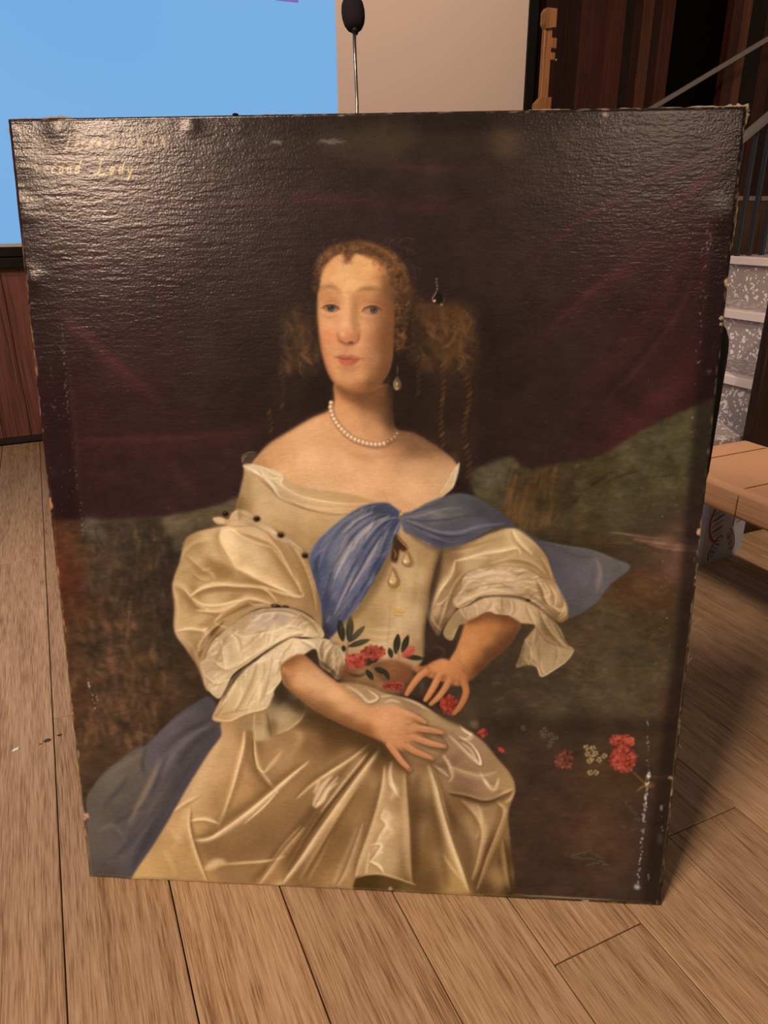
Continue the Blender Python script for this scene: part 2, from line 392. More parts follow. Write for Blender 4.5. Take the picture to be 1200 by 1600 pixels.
# ---------------------------------------------------------------- paper bag on the floor behind the bench
M_pap = mat('white_paper', alb('a8958c'), .7)
M_gry = mat('print_grey', alb('85746e'), .7); M_crm = mat('print_crimson', alb('8d2434'), .7); M_drk = mat('print_dark_grey', alb('5c4e4c'), .7)
bg = empty('paper_bag', (1.985, 1.585, 0), math.atan2(.025, .217))
tag(bg, 'white paper bag with a grey and crimson butterfly print under the bench', 'bag')
bm = bmesh.new()
hw, dp, hh = .11, .07, .30
vs = [bm.verts.new(p) for p in ((-hw, 0, 0), (hw, 0, 0), (hw, dp, 0), (-hw, dp, 0), (-hw, 0, hh), (hw, 0, hh), (hw, dp, hh), (-hw, dp, hh), (hw - .004, dp / 2, 0), (hw - .02, dp / 2, hh), (-hw + .004, dp / 2, 0), (-hw + .02, dp / 2, hh))]
for f_ in ((0, 1, 5, 4), (1, 8, 9, 5), (8, 2, 6, 9), (2, 3, 7, 6), (3, 10, 11, 7), (10, 0, 4, 11), (0, 10, 3, 2, 8, 1)):
    bm.faces.new([vs[i] for i in f_])
bag_o = bmobj('paper', bm, M_pap, bg)
sm = bag_o.modifiers.new('sheet', 'SOLIDIFY'); sm.thickness = .0012
def leafprint(name, cx, cz, rx, rz, rot, m, t0=0, t1=2 * math.pi, ring=None, y=-.0012):
    bm = bmesh.new(); c, s = math.cos(rot), math.sin(rot)
    n = 28
    def pt(t, k):
        u, w = rx * k * math.cos(t), rz * k * math.sin(t)
        return (cx + u * c - w * s, y, cz + u * s + w * c)
    ts = [t0 + (t1 - t0) * i / n for i in range(n + 1)]
    if ring:
        a = [bm.verts.new(pt(t, 1)) for t in ts]; b = [bm.verts.new(pt(t, 1 - ring * math.sin((t - t0) / (t1 - t0) * math.pi) ** .5 - .01)) for t in ts]
        for i in range(n):
            bm.faces.new((a[i], a[i + 1], b[i + 1], b[i]))
    else:
        bm.faces.new([bm.verts.new(pt(t, 1)) for t in ts[:-1]])
    return bmobj(name, bm, m, bg)
wings = [(-.048, .145, .046, .072, .12, 1.0, 5.0), (.060, .165, .050, .040, .45, 4.2, 8.0), (-.040, .052, .024, .050, -.55, .8, 4.8), (.036, .068, .023, .050, .5, 3.8, 7.6)]
for cx, cz, rx, rz, rot, t0, t1 in wings:
    leafprint('print_outline', cx, cz, rx, rz, rot, M_crm, t0, t1, .17)
    for j, q in enumerate((-.6, -.32, -.02, .28, .55)):
        c, s = math.cos(rot), math.sin(rot)
        leafprint('print_stripe', cx - q * rz * s, cz + q * rz * c, rx * .72 * math.sqrt(1 - q * q), rz * .075, rot + .15, M_drk if j % 2 else M_gry)

# ---------------------------------------------------------------- small things on the floor
tag(obj('paper_scrap', [(-.006, -.004, .0005), (.007, -.002, .0008), (.010, .004, .003), (-.003, .005, .0006), (.0, 0, .0035)], [(0, 1, 4), (1, 2, 4), (2, 3, 4), (3, 0, 4)], mat('scrap_white', alb('d6c8b8'), .8), None, False, (-.2256, 1.544, 0.0)), 'tiny white paper scrap lying on the floor at far left', 'scrap')
# ---------------------------------------------------------------- the picture on the canvas
# a small oil painter: spline patches, colour blends and tapered strokes on a raster
PX0, PY0, PW, PH = 0, 150, 1190, 1280
PIC = np.zeros((PH, PW, 3), np.float32)
prng = np.random.RandomState(7)

def hx(c):
    c = c.lstrip('#')
    return np.array([int(c[i:i + 2], 16) for i in (0, 2, 4)], np.float32) / 255.0

def P(s):
    if isinstance(s, str):
        return np.array([[float(v) for v in q.split(',')] for q in s.split()], np.float64)
    return np.array(s, np.float64)

def spline(p, closed, n=6):
    m = len(p)
    if m < 3:
        t = np.linspace(0, 1, 8)[:, None]
        return p[0] * (1 - t) + p[-1] * t
    if closed:
        q = np.vstack([p[-1:], p, p[:2]])
    else:
        q = np.vstack([2 * p[:1] - p[1:2], p, 2 * p[-1:] - p[-2:-1]])
    out = []
    t = np.linspace(0, 1, n, endpoint=False)[:, None]
    for i in range(len(q) - 3):
        a, b, c, d = q[i], q[i + 1], q[i + 2], q[i + 3]
        out.append(.5 * (2 * b + (c - a) * t + (2 * a - 5 * b + 4 * c - d) * t * t + (3 * b - a - 3 * c + d) * t ** 3))
    if not closed:
        out.append(p[-1:])
    return np.vstack(out)

def box1(a, r, ax):
    if r < 1:
        return a
    k = 2 * r + 1
    pad = [(0, 0)] * a.ndim
    pad[ax] = (r + 1, r)
    c = np.cumsum(np.pad(a, pad, mode='edge'), axis=ax, dtype=np.float64)
    n = a.shape[ax]
    hi = np.take(c, np.arange(k, k + n), axis=ax)
    lo = np.take(c, np.arange(0, n), axis=ax)
    return ((hi - lo) / k).astype(np.float32)

def blur(a, s, sy=None):
    sy = s if sy is None else sy
    for s_, ax in ((s, 1), (sy, 0)):
        if s_ <= .3:
            continue
        if s_ < 1.2:
            w = min(.33, s_ * s_ / 2)
            for _ in range(2):
                b = np.pad(a, [(1, 1) if i == ax else (0, 0) for i in range(a.ndim)], mode='edge')
                n = a.shape[ax]
                a = (1 - 2 * w * .5) * a + w * .5 * (np.take(b, np.arange(0, n), ax) + np.take(b, np.arange(2, n + 2), ax))
        else:
            r = max(1, int(round(s_ * .9)))
            for _ in range(3 if s_ < 12 else 2):
                a = box1(a, r, ax)
    return a

def fill(poly, x0, y0, w, h, ss=3):
    """coverage of a polygon on the raster window"""
    acc = np.zeros((h * ss, w + 2), np.float32)
    a = poly
    b = np.roll(poly, -1, axis=0)
    ya = (a[:, 1] - y0) * ss - .5
    yb = (b[:, 1] - y0) * ss - .5
    for i in range(len(a)):
        u, v = ya[i], yb[i]
        if u == v:
            continue
        sg = 1.0 if v > u else -1.0
        lo, hi = (u, v) if u < v else (v, u)
        r0, r1 = max(0, int(math.ceil(lo))), min(h * ss - 1, int(math.ceil(hi)) - 1)
        if r1 < r0:
            continue
        rr = np.arange(r0, r1 + 1)
        t = (rr - u) / (v - u)
        xx = np.clip(a[i, 0] + (b[i, 0] - a[i, 0]) * t - x0, 0, w)
        xi = xx.astype(np.int32)
        fr = xx - xi
        np.add.at(acc, (rr, xi), sg * (1 - fr))
        np.add.at(acc, (rr, xi + 1), sg * fr)
    cov = np.abs(np.cumsum(acc, axis=1))[:, :w]
    return np.clip(cov, 0, 1).reshape(h, ss, w).mean(1)

def window(p, pad):
    x0 = max(0, int(p[:, 0].min() - PX0 - pad)); x1 = min(PW, int(p[:, 0].max() - PX0 + pad) + 2)
    y0 = max(0, int(p[:, 1].min() - PY0 - pad)); y1 = min(PH, int(p[:, 1].max() - PY0 + pad) + 2)
    return x0, y0, x1, y1

LAST = [None]
def mask(pts, f=1.0, smooth=True, holes=()):
    p = P(pts)
    if smooth:
        p = spline(p, True)
    x0, y0, x1, y1 = window(p, 3 * f + 2)
    m = fill(p, x0 + PX0, y0 + PY0, x1 - x0, y1 - y0)
    m = blur(m, f)
    return (x0, y0, x1, y1, m)

def shade(cols, x0, y0, x1, y1, s=14.0, p=2.0):
    """blend of colour notes: 'x,y,hex x,y,hex ...' """
    pts, cs = [], []
    for q in cols.split():
        a, b, c = q.split(',')
        pts.append((float(a) - PX0, float(b) - PY0)); cs.append(hx(c))
    st = 2 if (x1 - x0) * (y1 - y0) > 40000 else 1
    gx = np.arange(x0, x1 + st, st, dtype=np.float32); gy = np.arange(y0, y1 + st, st, dtype=np.float32)
    X, Y = np.meshgrid(gx, gy)
    num = np.zeros(X.shape + (3,), np.float32); den = np.zeros(X.shape, np.float32)
    for (a, b), c in zip(pts, cs):
        w = 1.0 / ((X - a) ** 2 + (Y - b) ** 2 + s * s) ** p
        w = w * 1e6
        num += w[..., None] * c; den += w
    o = num / den[..., None]
    if st == 2:
        o = np.repeat(np.repeat(o, 2, 0), 2, 1)
        o = blur(o, 1.5)
    return o[:y1 - y0, :x1 - x0]

def put(m, col, a=1.0, clip=None):
    x0, y0, x1, y1, mm = m
    if x1 <= x0 or y1 <= y0:
        return
    k = mm * a
    if clip is not None:
        cx0, cy0, cx1, cy1, cm = clip
        full = np.zeros((y1 - y0, x1 - x0), np.float32)
        ax0, ay0, ax1, ay1 = max(x0, cx0), max(y0, cy0), min(x1, cx1), min(y1, cy1)
        if ax1 <= ax0 or ay1 <= ay0:
            return
        full[ay0 - y0:ay1 - y0, ax0 - x0:ax1 - x0] = cm[ay0 - cy0:ay1 - cy0, ax0 - cx0:ax1 - cx0]
        k = k * full
    k = k[..., None]
    PIC[y0:y1, x0:x1] = PIC[y0:y1, x0:x1] * (1 - k) + col * k

def F(pts, col, f=1.0, a=1.0, s=14.0, p=2.0, clip=None, smooth=True):
    """a patch: one colour or a blend of colour notes; returns its mask for clipping"""
    m = mask(pts, f, smooth)
    c = hx(col) if ',' not in col else shade(col, m[0], m[1], m[2], m[3], s, p)
    put(m, c, a, clip)
    return m

def S(pts, w, col, a=1.0, f=.6, clip=None, taper=(.15, .15)):
    """a tapered brush stroke; taper = relative width at its two ends"""
    p = spline(P(pts), False, 8)
    d = np.gradient(p, axis=0)
    L = np.hypot(d[:, 0], d[:, 1]) + 1e-6
    nrm = np.stack([-d[:, 1] / L, d[:, 0] / L], 1)
    t = np.linspace(0, 1, len(p))
    if isinstance(w, (list, tuple)):
        wd = np.interp(t, np.linspace(0, 1, len(w)), w)
    else:
        e = np.where(t < .5, taper[0], taper[1])
        wd = w * (e + (1 - e) * np.sin(np.pi * t) ** .7)
    wd = wd[:, None] / 2
    poly = np.vstack([p + nrm * wd, (p - nrm * wd)[::-1]])
    x0, y0, x1, y1 = window(poly, 3 * f + 2)
    if x1 <= x0 or y1 <= y0:
        return
    m = blur(fill(poly, x0 + PX0, y0 + PY0, x1 - x0, y1 - y0, 4), f)
    put((x0, y0, x1, y1, m), hx(col), a, clip)

def E(x, y, rx, ry, col, f=1.0, a=1.0, rot=0.0, clip=None):
    t = np.linspace(0, 2 * np.pi, 24, endpoint=False)
    c, s = math.cos(math.radians(rot)), math.sin(math.radians(rot))
    u, v = rx * np.cos(t), ry * np.sin(t)
    F(np.stack([x + u * c - v * s, y + u * s + v * c], 1), col, f, a, clip=clip, smooth=False)

def DAB(n, box, length, w, ang, cols, a, jit=.3, clip=None, f=.7, seed=1, curl=0.0):
    """n loose brush marks scattered over a box"""
    r = np.random.RandomState(seed)
    x0, y0, x1, y1 = box
    cols = cols.split()
    for _ in range(n):
        x, y = r.uniform(x0, x1), r.uniform(y0, y1)
        t = math.radians(ang + r.normal(0, 1) * jit * 57)
        l = length * r.uniform(.5, 1.4) / 2
        dx, dy = math.cos(t) * l, math.sin(t) * l
        k = curl * l * r.uniform(-1, 1)
        S([(x - dx, y - dy), (x - dy * k / max(l, 1), y + dx * k / max(l, 1)), (x + dx, y + dy)], w * r.uniform(.5, 1.4), cols[r.randint(len(cols))], a * r.uniform(.4, 1.0), f, clip)

def R(pts, w, col, a=.8, clip=None, f=.6, n=5, p=1.0):
    """one-sided gradient stroke: crisp along the line, fading to its right-hand side (w < 0: left)"""
    q = spline(P(pts), False, 8)
    d = np.gradient(q, axis=0)
    L = np.hypot(d[:, 0], d[:, 1]) + 1e-6
    nr = np.stack([-d[:, 1] / L, d[:, 0] / L], 1)
    t = np.linspace(0, 1, len(q))
    pr = (np.clip(np.sin(np.pi * np.clip(t * .96 + .02, 0, 1)), 0, 1) ** .6)[:, None]
    al = 1 - (1 - a) ** (1.0 / n) if a < 1 else .6
    for k in range(n):
        ww = w * ((k + 1) / n) ** (1 / p)
        poly = np.vstack([q, (q + nr * ww * pr)[::-1]])
        ff = f + abs(ww) * .10
        x0, y0, x1, y1 = window(poly, 3 * ff + 2)
        if x1 <= x0 or y1 <= y0:
            continue
        put((x0, y0, x1, y1, blur(fill(poly, x0 + PX0, y0 + PY0, x1 - x0, y1 - y0, 3), ff)), hx(col), al, clip)

def G(pts, wa, ca, wb, cb, a=.7, clip=None, b=None):
    """a crease: one tone to the right of the line, another to its left"""
    R(pts, wa, ca, a, clip); R(pts, -wb, cb, a if b is None else b, clip)
# ---- ground: dark curtain, dim landscape
PIC[:] = hx('2c1918')
F('0,150 1190,150 1190,900 0,900', '30,200,2a1716 200,230,2c1a1a 400,220,2a1d18 600,230,2e221a 800,220,30231b 1000,220,2c1f1b 1160,220,231617 '
  '60,400,2c1416 200,400,321c1c 400,400,301f1f 600,330,2e1f1f 800,400,30201f 1000,400,361e1d 1150,400,2b1314 '
  '80,600,301516 200,600,341d1d 350,600,2f1e1c 450,560,271a16 760,560,261a16 900,560,33201d 1000,600,3a1f1d 1100,600,2c1313 '
  '110,760,301918 250,760,361f1d 340,760,331e1c 740,700,261917 850,690,33201c 1000,680,3d201e', 1, 1, 60, 1.6, smooth=False)
# curtain folds
for p_, w_, c_, a_ in (('170,300 300,320 460,310 620,320 740,330', 16, '4a2224', .35), ('520,240 640,262 760,262 900,250', 10, '4a2426', .35),
        ('80,478 105,500 130,520 170,560 220,605 260,640', 13, '5a2a2a', .5), ('150,540 190,585 240,620', 22, '45211f', .4),
        ('90,688 160,687 230,687 330,680 400,672', 5, '5e2c2a', .55), ('110,690 200,700 320,690 420,660', 22, '4a2422', .35),
        ('860,510 905,470 950,435 985,418', 8, '5a2a28', .55), ('780,560 850,515 930,450 1000,400 1080,330', 30, '4a2423', .4),
        ('820,425 900,350 1000,290 1100,245 1165,220', 9, '53262a', .5), ('640,300 720,315 800,310', 12, '4a2426', .3),
        ('900,620 980,540 1040,450 1090,330', 26, '46211f', .45), ('880,670 960,600 1030,520 1075,430', 10, '2a1817', .45), ('940,640 1000,570 1060,490 1085,420', 8, '56282a', .35),
        ('930,720 1000,660 1060,600 1085,540', 36, '4d2320', .5), ('860,700 930,650 1000,590', 18, '281816', .4), ('740,600 820,540 890,470 970,400', 16, '271817', .4),
        ('1040,330 1090,290 1140,250', 14, '551f22', .5), ('1085,480 1100,420 1115,340', 8, '4f1c1e', .4), ('240,560 330,620 420,650', 30, '2b1a19', .4),
        ('130,740 240,745 360,735', 30, '3c211f', .4), ('100,600 110,660 118,720', 24, '3a1718', .4)):
    S(p_, w_, c_, a_, max(2, w_ * .3))
# curtain hem at left: straight across, ochre landscape below
lo = F('80,812 160,812 260,806 330,793 420,780 560,860 560,1440 80,1440', '100,830,5a2f1c 100,900,58291a 110,960,4a2a1c 130,830,4a3a2c 180,830,40342a 150,900,46372a 230,850,33281f 260,900,2b211b '
       '200,960,3a2b20 170,1010,4d3a2c 220,1030,41301f 260,980,30251c 180,1100,4c3626 230,1110,46311f 150,1160,43301f 260,1130,3c2a1e 120,1100,42281a 300,1100,352619 120,1230,3a2a20 300,850,3a3026', 2, 1, 22, smooth=False)
F('128,815 150,811 158,825 160,850 148,862 138,845', '5d564b', 4, .7)
for s_, bx, n_, l_, w_, an, cs in ((3, (130, 820, 260, 960), 90, 34, 3.2, 80, '57442f 2a2019 5f4c36 261d17 3a2d22'), (4, (110, 940, 250, 1160), 170, 42, 4.0, 82, '6a4a34 2e2219 75503a 2a1e17 5c4630 4a3324 352a1e'),
        (5, (120, 980, 200, 1060), 60, 22, 3, 20, '241a14 5c4632 31251b'), (6, (220, 880, 270, 1100), 60, 34, 3, 85, '241b16 453422 2a201a'), (7, (150, 1060, 240, 1160), 60, 40, 4, 78, '7b573f 6d4c38 30231b'),
        (17, (235, 960, 330, 1090), 50, 20, 2, 10, '55412f 2a2019 3d2d22')):
    DAB(int(n_ * 1.3), bx, l_ * .7, w_ * 1.9, an, cs, .5, .22, lo, 1.3, s_, .6)
S('150,955 170,985 172,1030 180,1060 182,1090', 9, '7d523c', .5, 2.5, lo)
S('160,1075 155,1110 150,1150', 7, '7a543f', .45, 2, lo)
S('205,930 200,975 196,1010', 4, '80634a', .4, 1.2, lo)
F('86,818 122,815 128,860 132,930 120,960 100,960 92,880', '100,830,5e3824 110,870,523020 105,910,582e1e 115,940,45241a', 5, .45, clip=lo)
S('102,895 112,920 118,945', 12, '66341f', .4, 4, lo)
S('118,960 116,1010 122,1060 130,1130', 18, '402719', .5, 5, lo)
# grey rock behind her shoulder, left
F('254,812 300,800 345,788 372,778 380,800 330,830 296,846 276,866 268,842', '300,820,60543f 350,800,5e513d 275,840,4e4536 275,815,615540', 2.5, .9)
# landscape at right
lr = F('735,740 752,730 770,724 800,713 815,728 830,735 855,728 880,723 925,717 942,710 960,700 985,684 1010,670 1040,654 1070,641 1100,627 1180,595 1180,1440 700,1440 700,900 760,860',
       '760,745,45402f 800,740,3c3526 830,760,47361f 850,780,4a3a22 880,740,3d2f20 940,740,40351f 1000,700,4e4731 1060,670,48422c 1050,740,443d28 980,760,4b4229 960,800,4c4330 920,800,43381f 1000,830,3f3324 1080,830,46322a '
       '880,840,3c301f 1050,870,5a4034 1090,880,5a3e30 930,870,3a2818 1000,920,46301f 960,960,4a3b28 1040,960,42301f 900,1000,4a3a2a 850,1060,3c2f22 800,1060,382c21 950,1050,4c3f2d 1030,1050,4b3f2d 780,1100,3a3023 870,1100,4d4230 1000,1100,4d412e '
       '1060,1090,3a251a 780,1130,33261d 900,1135,35271e 1000,1140,3a2a1f 850,1200,3d2b22 950,1200,44301f 1050,1200,36261e 830,1300,3c2a20 920,1290,4a3224 960,1330,483124 1040,1320,352620 850,1390,382820 1000,1390,3a2a22', 2, 1, 22, smooth=False)
F('735,738 760,726 798,714 803,730 790,760 765,780 740,770', '760,750,4e4634 790,730,5a503e 750,770,4b4230', 3, .8)
DAB(70, (738, 725, 800, 775), 12, 1.6, 60, '6a6450 35301f 5a5340', .4, .9, lr, .7, 21)
DAB(150, (790, 725, 870, 830), 34, 4, 106, '6d4c2a 2b2014 5c4122 7a572f 33261a', .4, .12, lr, 1.3, 22)
S('838,740 822,775 812,800 800,815', 9, '7a5128', .5, 3, lr)
S('900,730 890,760 885,790 872,812', 14, '2b2117', .5, 4, lr)
S('960,735 930,755 905,775 895,788 880,795', 5, '251c13', .8, 1.2, lr)
S('1000,735 965,745 935,762', 3, '2a2015', .6, 1, lr)
S('1060,740 1025,745 990,750', 2.4, '2a2216', .6, 1, lr)
DAB(420, (890, 650, 1075, 800), 12, 4, -20, '6a6342 332c1c 5c553a 3a3220 70683f', .3, .6, lr, 1.5, 23)
DAB(110, (880, 770, 1060, 830), 22, 3, 0, '5d523c 352c1e 544936', .3, .2, lr, 1.2, 24)
S('985,838 1030,842 1070,850 1100,858', [8, 12, 16, 14], '5c4438', .55, 3, lr)
S('952,832 975,834 1000,838 1040,842', 3, '8a6a55', .7, .9, lr)
S('990,842 1040,850 1095,858', [4, 7, 10], '8d6b5a', .55, 1.6, lr)
S('1010,850 1050,858 1095,862', 3, 'a07c68', .5, 1, lr)
S('960,846 985,850 1010,858 1050,864', 4, '4b3b22', .7, 1.4, lr)
F('955,905 1000,900 1050,905 1060,940 1000,950 950,935', '5a3821', 10, .4, clip=lr)
DAB(320, (890, 900, 1050, 1090), 14, 4, 5, '6a5a41 33271b 5c4b35 75654c', .24, .6, lr, 1.6, 25)
DAB(220, (770, 1040, 1050, 1120), 14, 4.5, 10, '63553e 382c20 574a37', .3, .6, lr, 1.2, 26)
F('740,1118 790,1120 860,1122 950,1124 1040,1128 1060,1145 900,1150 760,1150', '2a2019', 6, .75, clip=lr)
S('885,1212 930,1211 960,1213', 3, '5a4631', .5, 1.4, lr)
S('1015,1213 1035,1214 1050,1213', 5, '6b5232', .6, 1.6, lr)
F('945,1230 985,1225 970,1290 955,1300 935,1280', '4a3527', 10, .45, clip=lr)
def mottle(m, amp, seed):
    x0, y0, x1, y1, mm = m
    r = np.random.RandomState(seed)
    n = sum(w * (lambda q: q / q.std())(blur(r.normal(0, 1, mm.shape).astype(np.float32), a, b)) for a, b, w in ((3, 1.5, .5), (7, 5, .7), (18, 14, .8)))
    PIC[y0:y1, x0:x1] *= (1 + amp * n * mm)[..., None]
mottle(lr, .06, 5); mottle(lo, .10, 6); mottle((0, 0, PW, 700, np.ones((700, PW), np.float32)), .035, 8)
put(lr, hx('6b4f34'), .10); put(lo, hx('5c4028'), .12)
# herbs low at the right
for x_, y_, a_ in ((897, 1337, -20), (908, 1334, -10), (918, 1332, -25), (928, 1335, 20), (936, 1340, 15), (912, 1343, -8), (924, 1343, 10), (940, 1347, 18), (930, 1350, -12), (946, 1352, 10), (920, 1352, -15), (901, 1341, 6)):
    E(x_, y_, 6.5, 2.2, '5c4f3c', .8, .75, a_); E(x_ + .5, y_ + 1.4, 5, 1.2, '30261d', .6, .7, a_)
for x_, y_, a_ in ((974, 1292, 20), (990, 1296, -20), (985, 1262, 60), (992, 1270, 30), (978, 1255, 70), (996, 1280, 10)):
    E(x_, y_, 5.5, 1.8, '55503f', .8, .55, a_)
S('980,1246 988,1260 993,1272 990,1290', 1.3, '4b4331', .6, .5)
# dim foliage under the foliage band at far right
F('1035,1090 1062,1085 1062,1120 1040,1122', '54301f', 5, .5, clip=lr)
S('1040,1112 1050,1118 1058,1112 1052,1106', 2, '7a5a3a', .5, .7, lr)
# ---- hair masses behind the head
hb = F('498,400 478,470 446,476 436,500 440,540 432,600 424,660 410,690 420,700 470,670 520,640 520,600 505,560 497,480', '470,500,38261a 480,540,33221a 455,600,2b1d16 430,670,2c1d16 500,620,231813 490,450,33231a', 9, .85)
hc = F('616,420 660,470 700,470 730,480 748,520 740,600 742,680 735,745 715,740 690,700 640,670 618,620 612,520', '650,500,3d281a 700,500,4a2f1c 735,520,3a271b 680,560,35241a 640,600,271b15 700,640,2d1e17 730,680,38261b 640,660,2a1d16', 9, .9)
DAB(150, (440, 475, 500, 590), 22, 5, 76, '6b4a2e 2a1b13 59402a 7a5636 3a2619', .36, .22, hb, 1.9, 31, 1.2)
DAB(34, (446, 480, 498, 580), 26, 2, 74, '8a6440 6b4a2e', .45, .25, hb, .9, 34, 1.4)
DAB(200, (640, 480, 742, 575), 24, 5.5, 74, '6e4a2a 2d1d13 5e4026 805a34 3a2619', .36, .22, hc, 2.0, 32, 1.2)
DAB(46, (655, 484, 738, 570), 28, 2, 72, '94683c 74502e', .45, .25, hc, .9, 35, 1.4)
DAB(90, (640, 560, 742, 740), 26, 4, 88, '54381f 2a1c14 3c281a', .3, .15, hc, 1.8, 33, .8)
S('460,495 470,520 478,545 488,570', 8, '6a4b2e', .45, 2.4); S('470,550 480,562 490,572', 4, '8a6540', .5, 1.2)
S('450,500 446,530 450,560', 6, '54392a', .45, 2)
S('690,482 718,490 728,515 712,545 690,560', 16, '5c3b20', .5, 4); S('720,480 736,500 728,520', 1.2, '8a6a40', .5, .5)
S('690,545 705,535 716,510', 4, '8a6234', .5, 1.2); S('655,540 662,560 652,580', 6, '7a5430', .45, 1.6)
S('640,500 652,480 680,478 706,484', 7, '5b3d24', .5, 2)
def ringlet(x, y0, y1, w, c1, c2, a, sway=3, seed=0):
    r = np.random.RandomState(seed)
    n = int((y1 - y0) / 9)
    S([(x, y0), (x + sway, (y0 * 2 + y1) / 3), (x - sway * .3, (y0 + 2 * y1) / 3), (x + sway, y1)], w + 4, '2c1d15', .6, 2.5)
    for i in range(n):
        y = y0 + (i + .5) * 9 + r.uniform(-1, 1)
        xx = x + sway * math.sin(i * .5)
        S([(xx - w * .5, y + 5), (xx, y + 1), (xx + w * .5, y - 5)], 4.2, c1 if i % 3 else c2, a * r.uniform(.4, 1), 1.1)
ringlet(691, 565, 700, 8, '6a4526', '8e6136', .5, 2, 1)
ringlet(729, 585, 748, 10, '6e4526', '96633a', .55, 4, 2)
ringlet(652, 555, 625, 8, '66452a', '9a7345', .55, 2, 3)
ringlet(440, 575, 640, 8, '4f3826', '6a4c32', .45, 3, 4)
ringlet(420, 640, 690, 7, '4c3422', '7a5634', .45, 3, 5)
F('612,470 640,475 655,520 660,600 640,670 620,680 612,600', '241812', 7, .6)

# ---- neck, shoulders, breast
ch = F('524,598 522,626 514,641 487,653 453,673 422,692 403,711 392,728 400,760 440,790 520,810 627,815 680,790 712,745 712,722 687,701 660,684 643,676 618,669 613,640 612,606 600,600 560,606',
       '535,615,b98255 530,640,c99869 545,660,cf9f70 575,625,8a5f3e 600,640,a87b54 612,660,7d5a40 590,665,c29369 555,690,d0a074 500,670,d4a97b 460,690,d3a87a 425,710,c99d70 405,730,b58d62 '
       '480,720,dcb487 530,720,d9b085 580,720,d6ab80 640,700,a17b58 620,690,a9805c 665,700,a8835f 690,715,b8936c 650,730,cba47a 690,745,cfa97f 550,760,dcb488 600,760,d8ae82 640,765,d9b388 500,770,dbb68b 450,745,d5ad7e 627,800,cfa67a', 1.6, 1, 13)
S('523,600 521,626 513,641 487,653 453,673 422,692 403,711', 5, '6e4c33', .5, 2.2)
F('526,600 548,614 580,614 605,600 619,606 619,645 590,640 560,634 535,618', '70472c', 6, .75, clip=ch)
F('605,605 624,605 624,668 610,664 604,640', '4b3220', 5, .75, clip=ch)
F('608,650 650,674 700,706 660,712 622,700', '6e4d33', 8, .7, clip=ch)
S('622,668 643,676 660,684 687,701 712,722', 7, '4f3727', .6, 3)
F('585,765 600,772 612,790 600,790', 'b98f65', 4, .4, clip=ch); S('598,768 604,780 610,795', 3, 'a67c57', .35, 2, ch)
F('505,740 540,738 560,750 530,756', 'c0946b', 6, .3, clip=ch)
F('520,690 560,708 610,706 640,690 610,715 560,718', 'b58a62', 3, .45, clip=ch)

# ---- head
hd = F('499,430 496,460 495,490 497,515 500,540 505,560 511,579 519,594 529,604 542,611 558,614 573,613 587,607 598,596 607,580 612,560 615,530 616,500 616,470 613,440 606,415 590,402 565,396 540,394 518,402 505,415',
       '510,420,d2a06c 540,420,e0b27c 570,420,dcab74 595,430,c08e5c 607,450,9b6e48 520,450,deae78 550,450,e3b680 585,450,d6a671 602,470,b98a5f 505,470,cf9c69 '
       '500,500,d3a06e 515,500,d8a877 540,480,ddae7a 545,510,e0b184 560,500,c79b6c 600,510,c39269 575,505,cf9f73 505,525,d39568 520,530,d59a6e 560,530,d3a174 585,530,d29a70 603,530,b8825c 612,540,7f5539 '
       '510,555,cb8f64 530,550,cd9a72 560,555,c4926b 585,560,d0a078 603,560,a97a55 520,585,cc9868 545,580,b98a62 565,585,cf9f70 590,585,b58358 605,585,86603f 535,603,b98558 555,607,b07a4d 580,603,93673f 597,598,745034', 1.6, 1, 9)
# cheek bloom
E(510, 528, 11, 13, 'cb8560', 7, .4, 0, hd); E(588, 528, 15, 13, 'd08e68', 8, .45, 0, hd)
# shadow side and jaw
F('608,440 622,440 622,600 600,606 607,585 611,560 611,520 609,480', '5f3f28', 5, .7, clip=hd)
S('524,600 542,612 560,616 580,613 598,604 610,590', 7, '7d5433', .5, 3, hd)
S('515,588 524,601 540,610', 3, '7a5236', .6, 1.3, hd)
# brows
S('498,454 507,448 516,447 526,451 532,459', 8, '92694a', .6, 1.9, hd); S('504,451 514,448 523,451', 3, '866240', .4, 1.4, hd)
S('555,457 566,452 580,451 594,454 608,463', 8.5, '8a6442', .62, 2, hd); S('561,454 574,451 590,453', 3.4, '7d5f3e', .4, 1.5, hd)
F('540,452 552,456 556,470 556,500 560,520 553,522 548,500 547,470', 'b08256', 4.5, .55, clip=hd)
# eye sockets
F('500,464 514,459 528,464 533,478 524,474 510,471', 'c08a60', 4, .5, clip=hd); F('556,466 575,462 600,468 606,482 590,476 562,478', 'b98659', 4.5, .5, clip=hd)
F('500,488 512,493 528,491 532,497 518,502 503,498', 'b98461', 3.5, .45, clip=hd); F('562,493 580,497 602,492 604,500 582,506 564,502', 'bc8862', 4, .45, clip=hd)
S('505,474 512,470 520,469 530,476', 2.2, 'a26a48', .55, 1, hd); S('561,481 568,473 580,470 592,472 599,477', 2.2, 'a06846', .55, 1, hd)
S('506,472 514,467 524,468', 2, 'dcae82', .5, 1, hd); S('568,470 580,467 592,469', 2, 'd6a67a', .45, 1, hd)
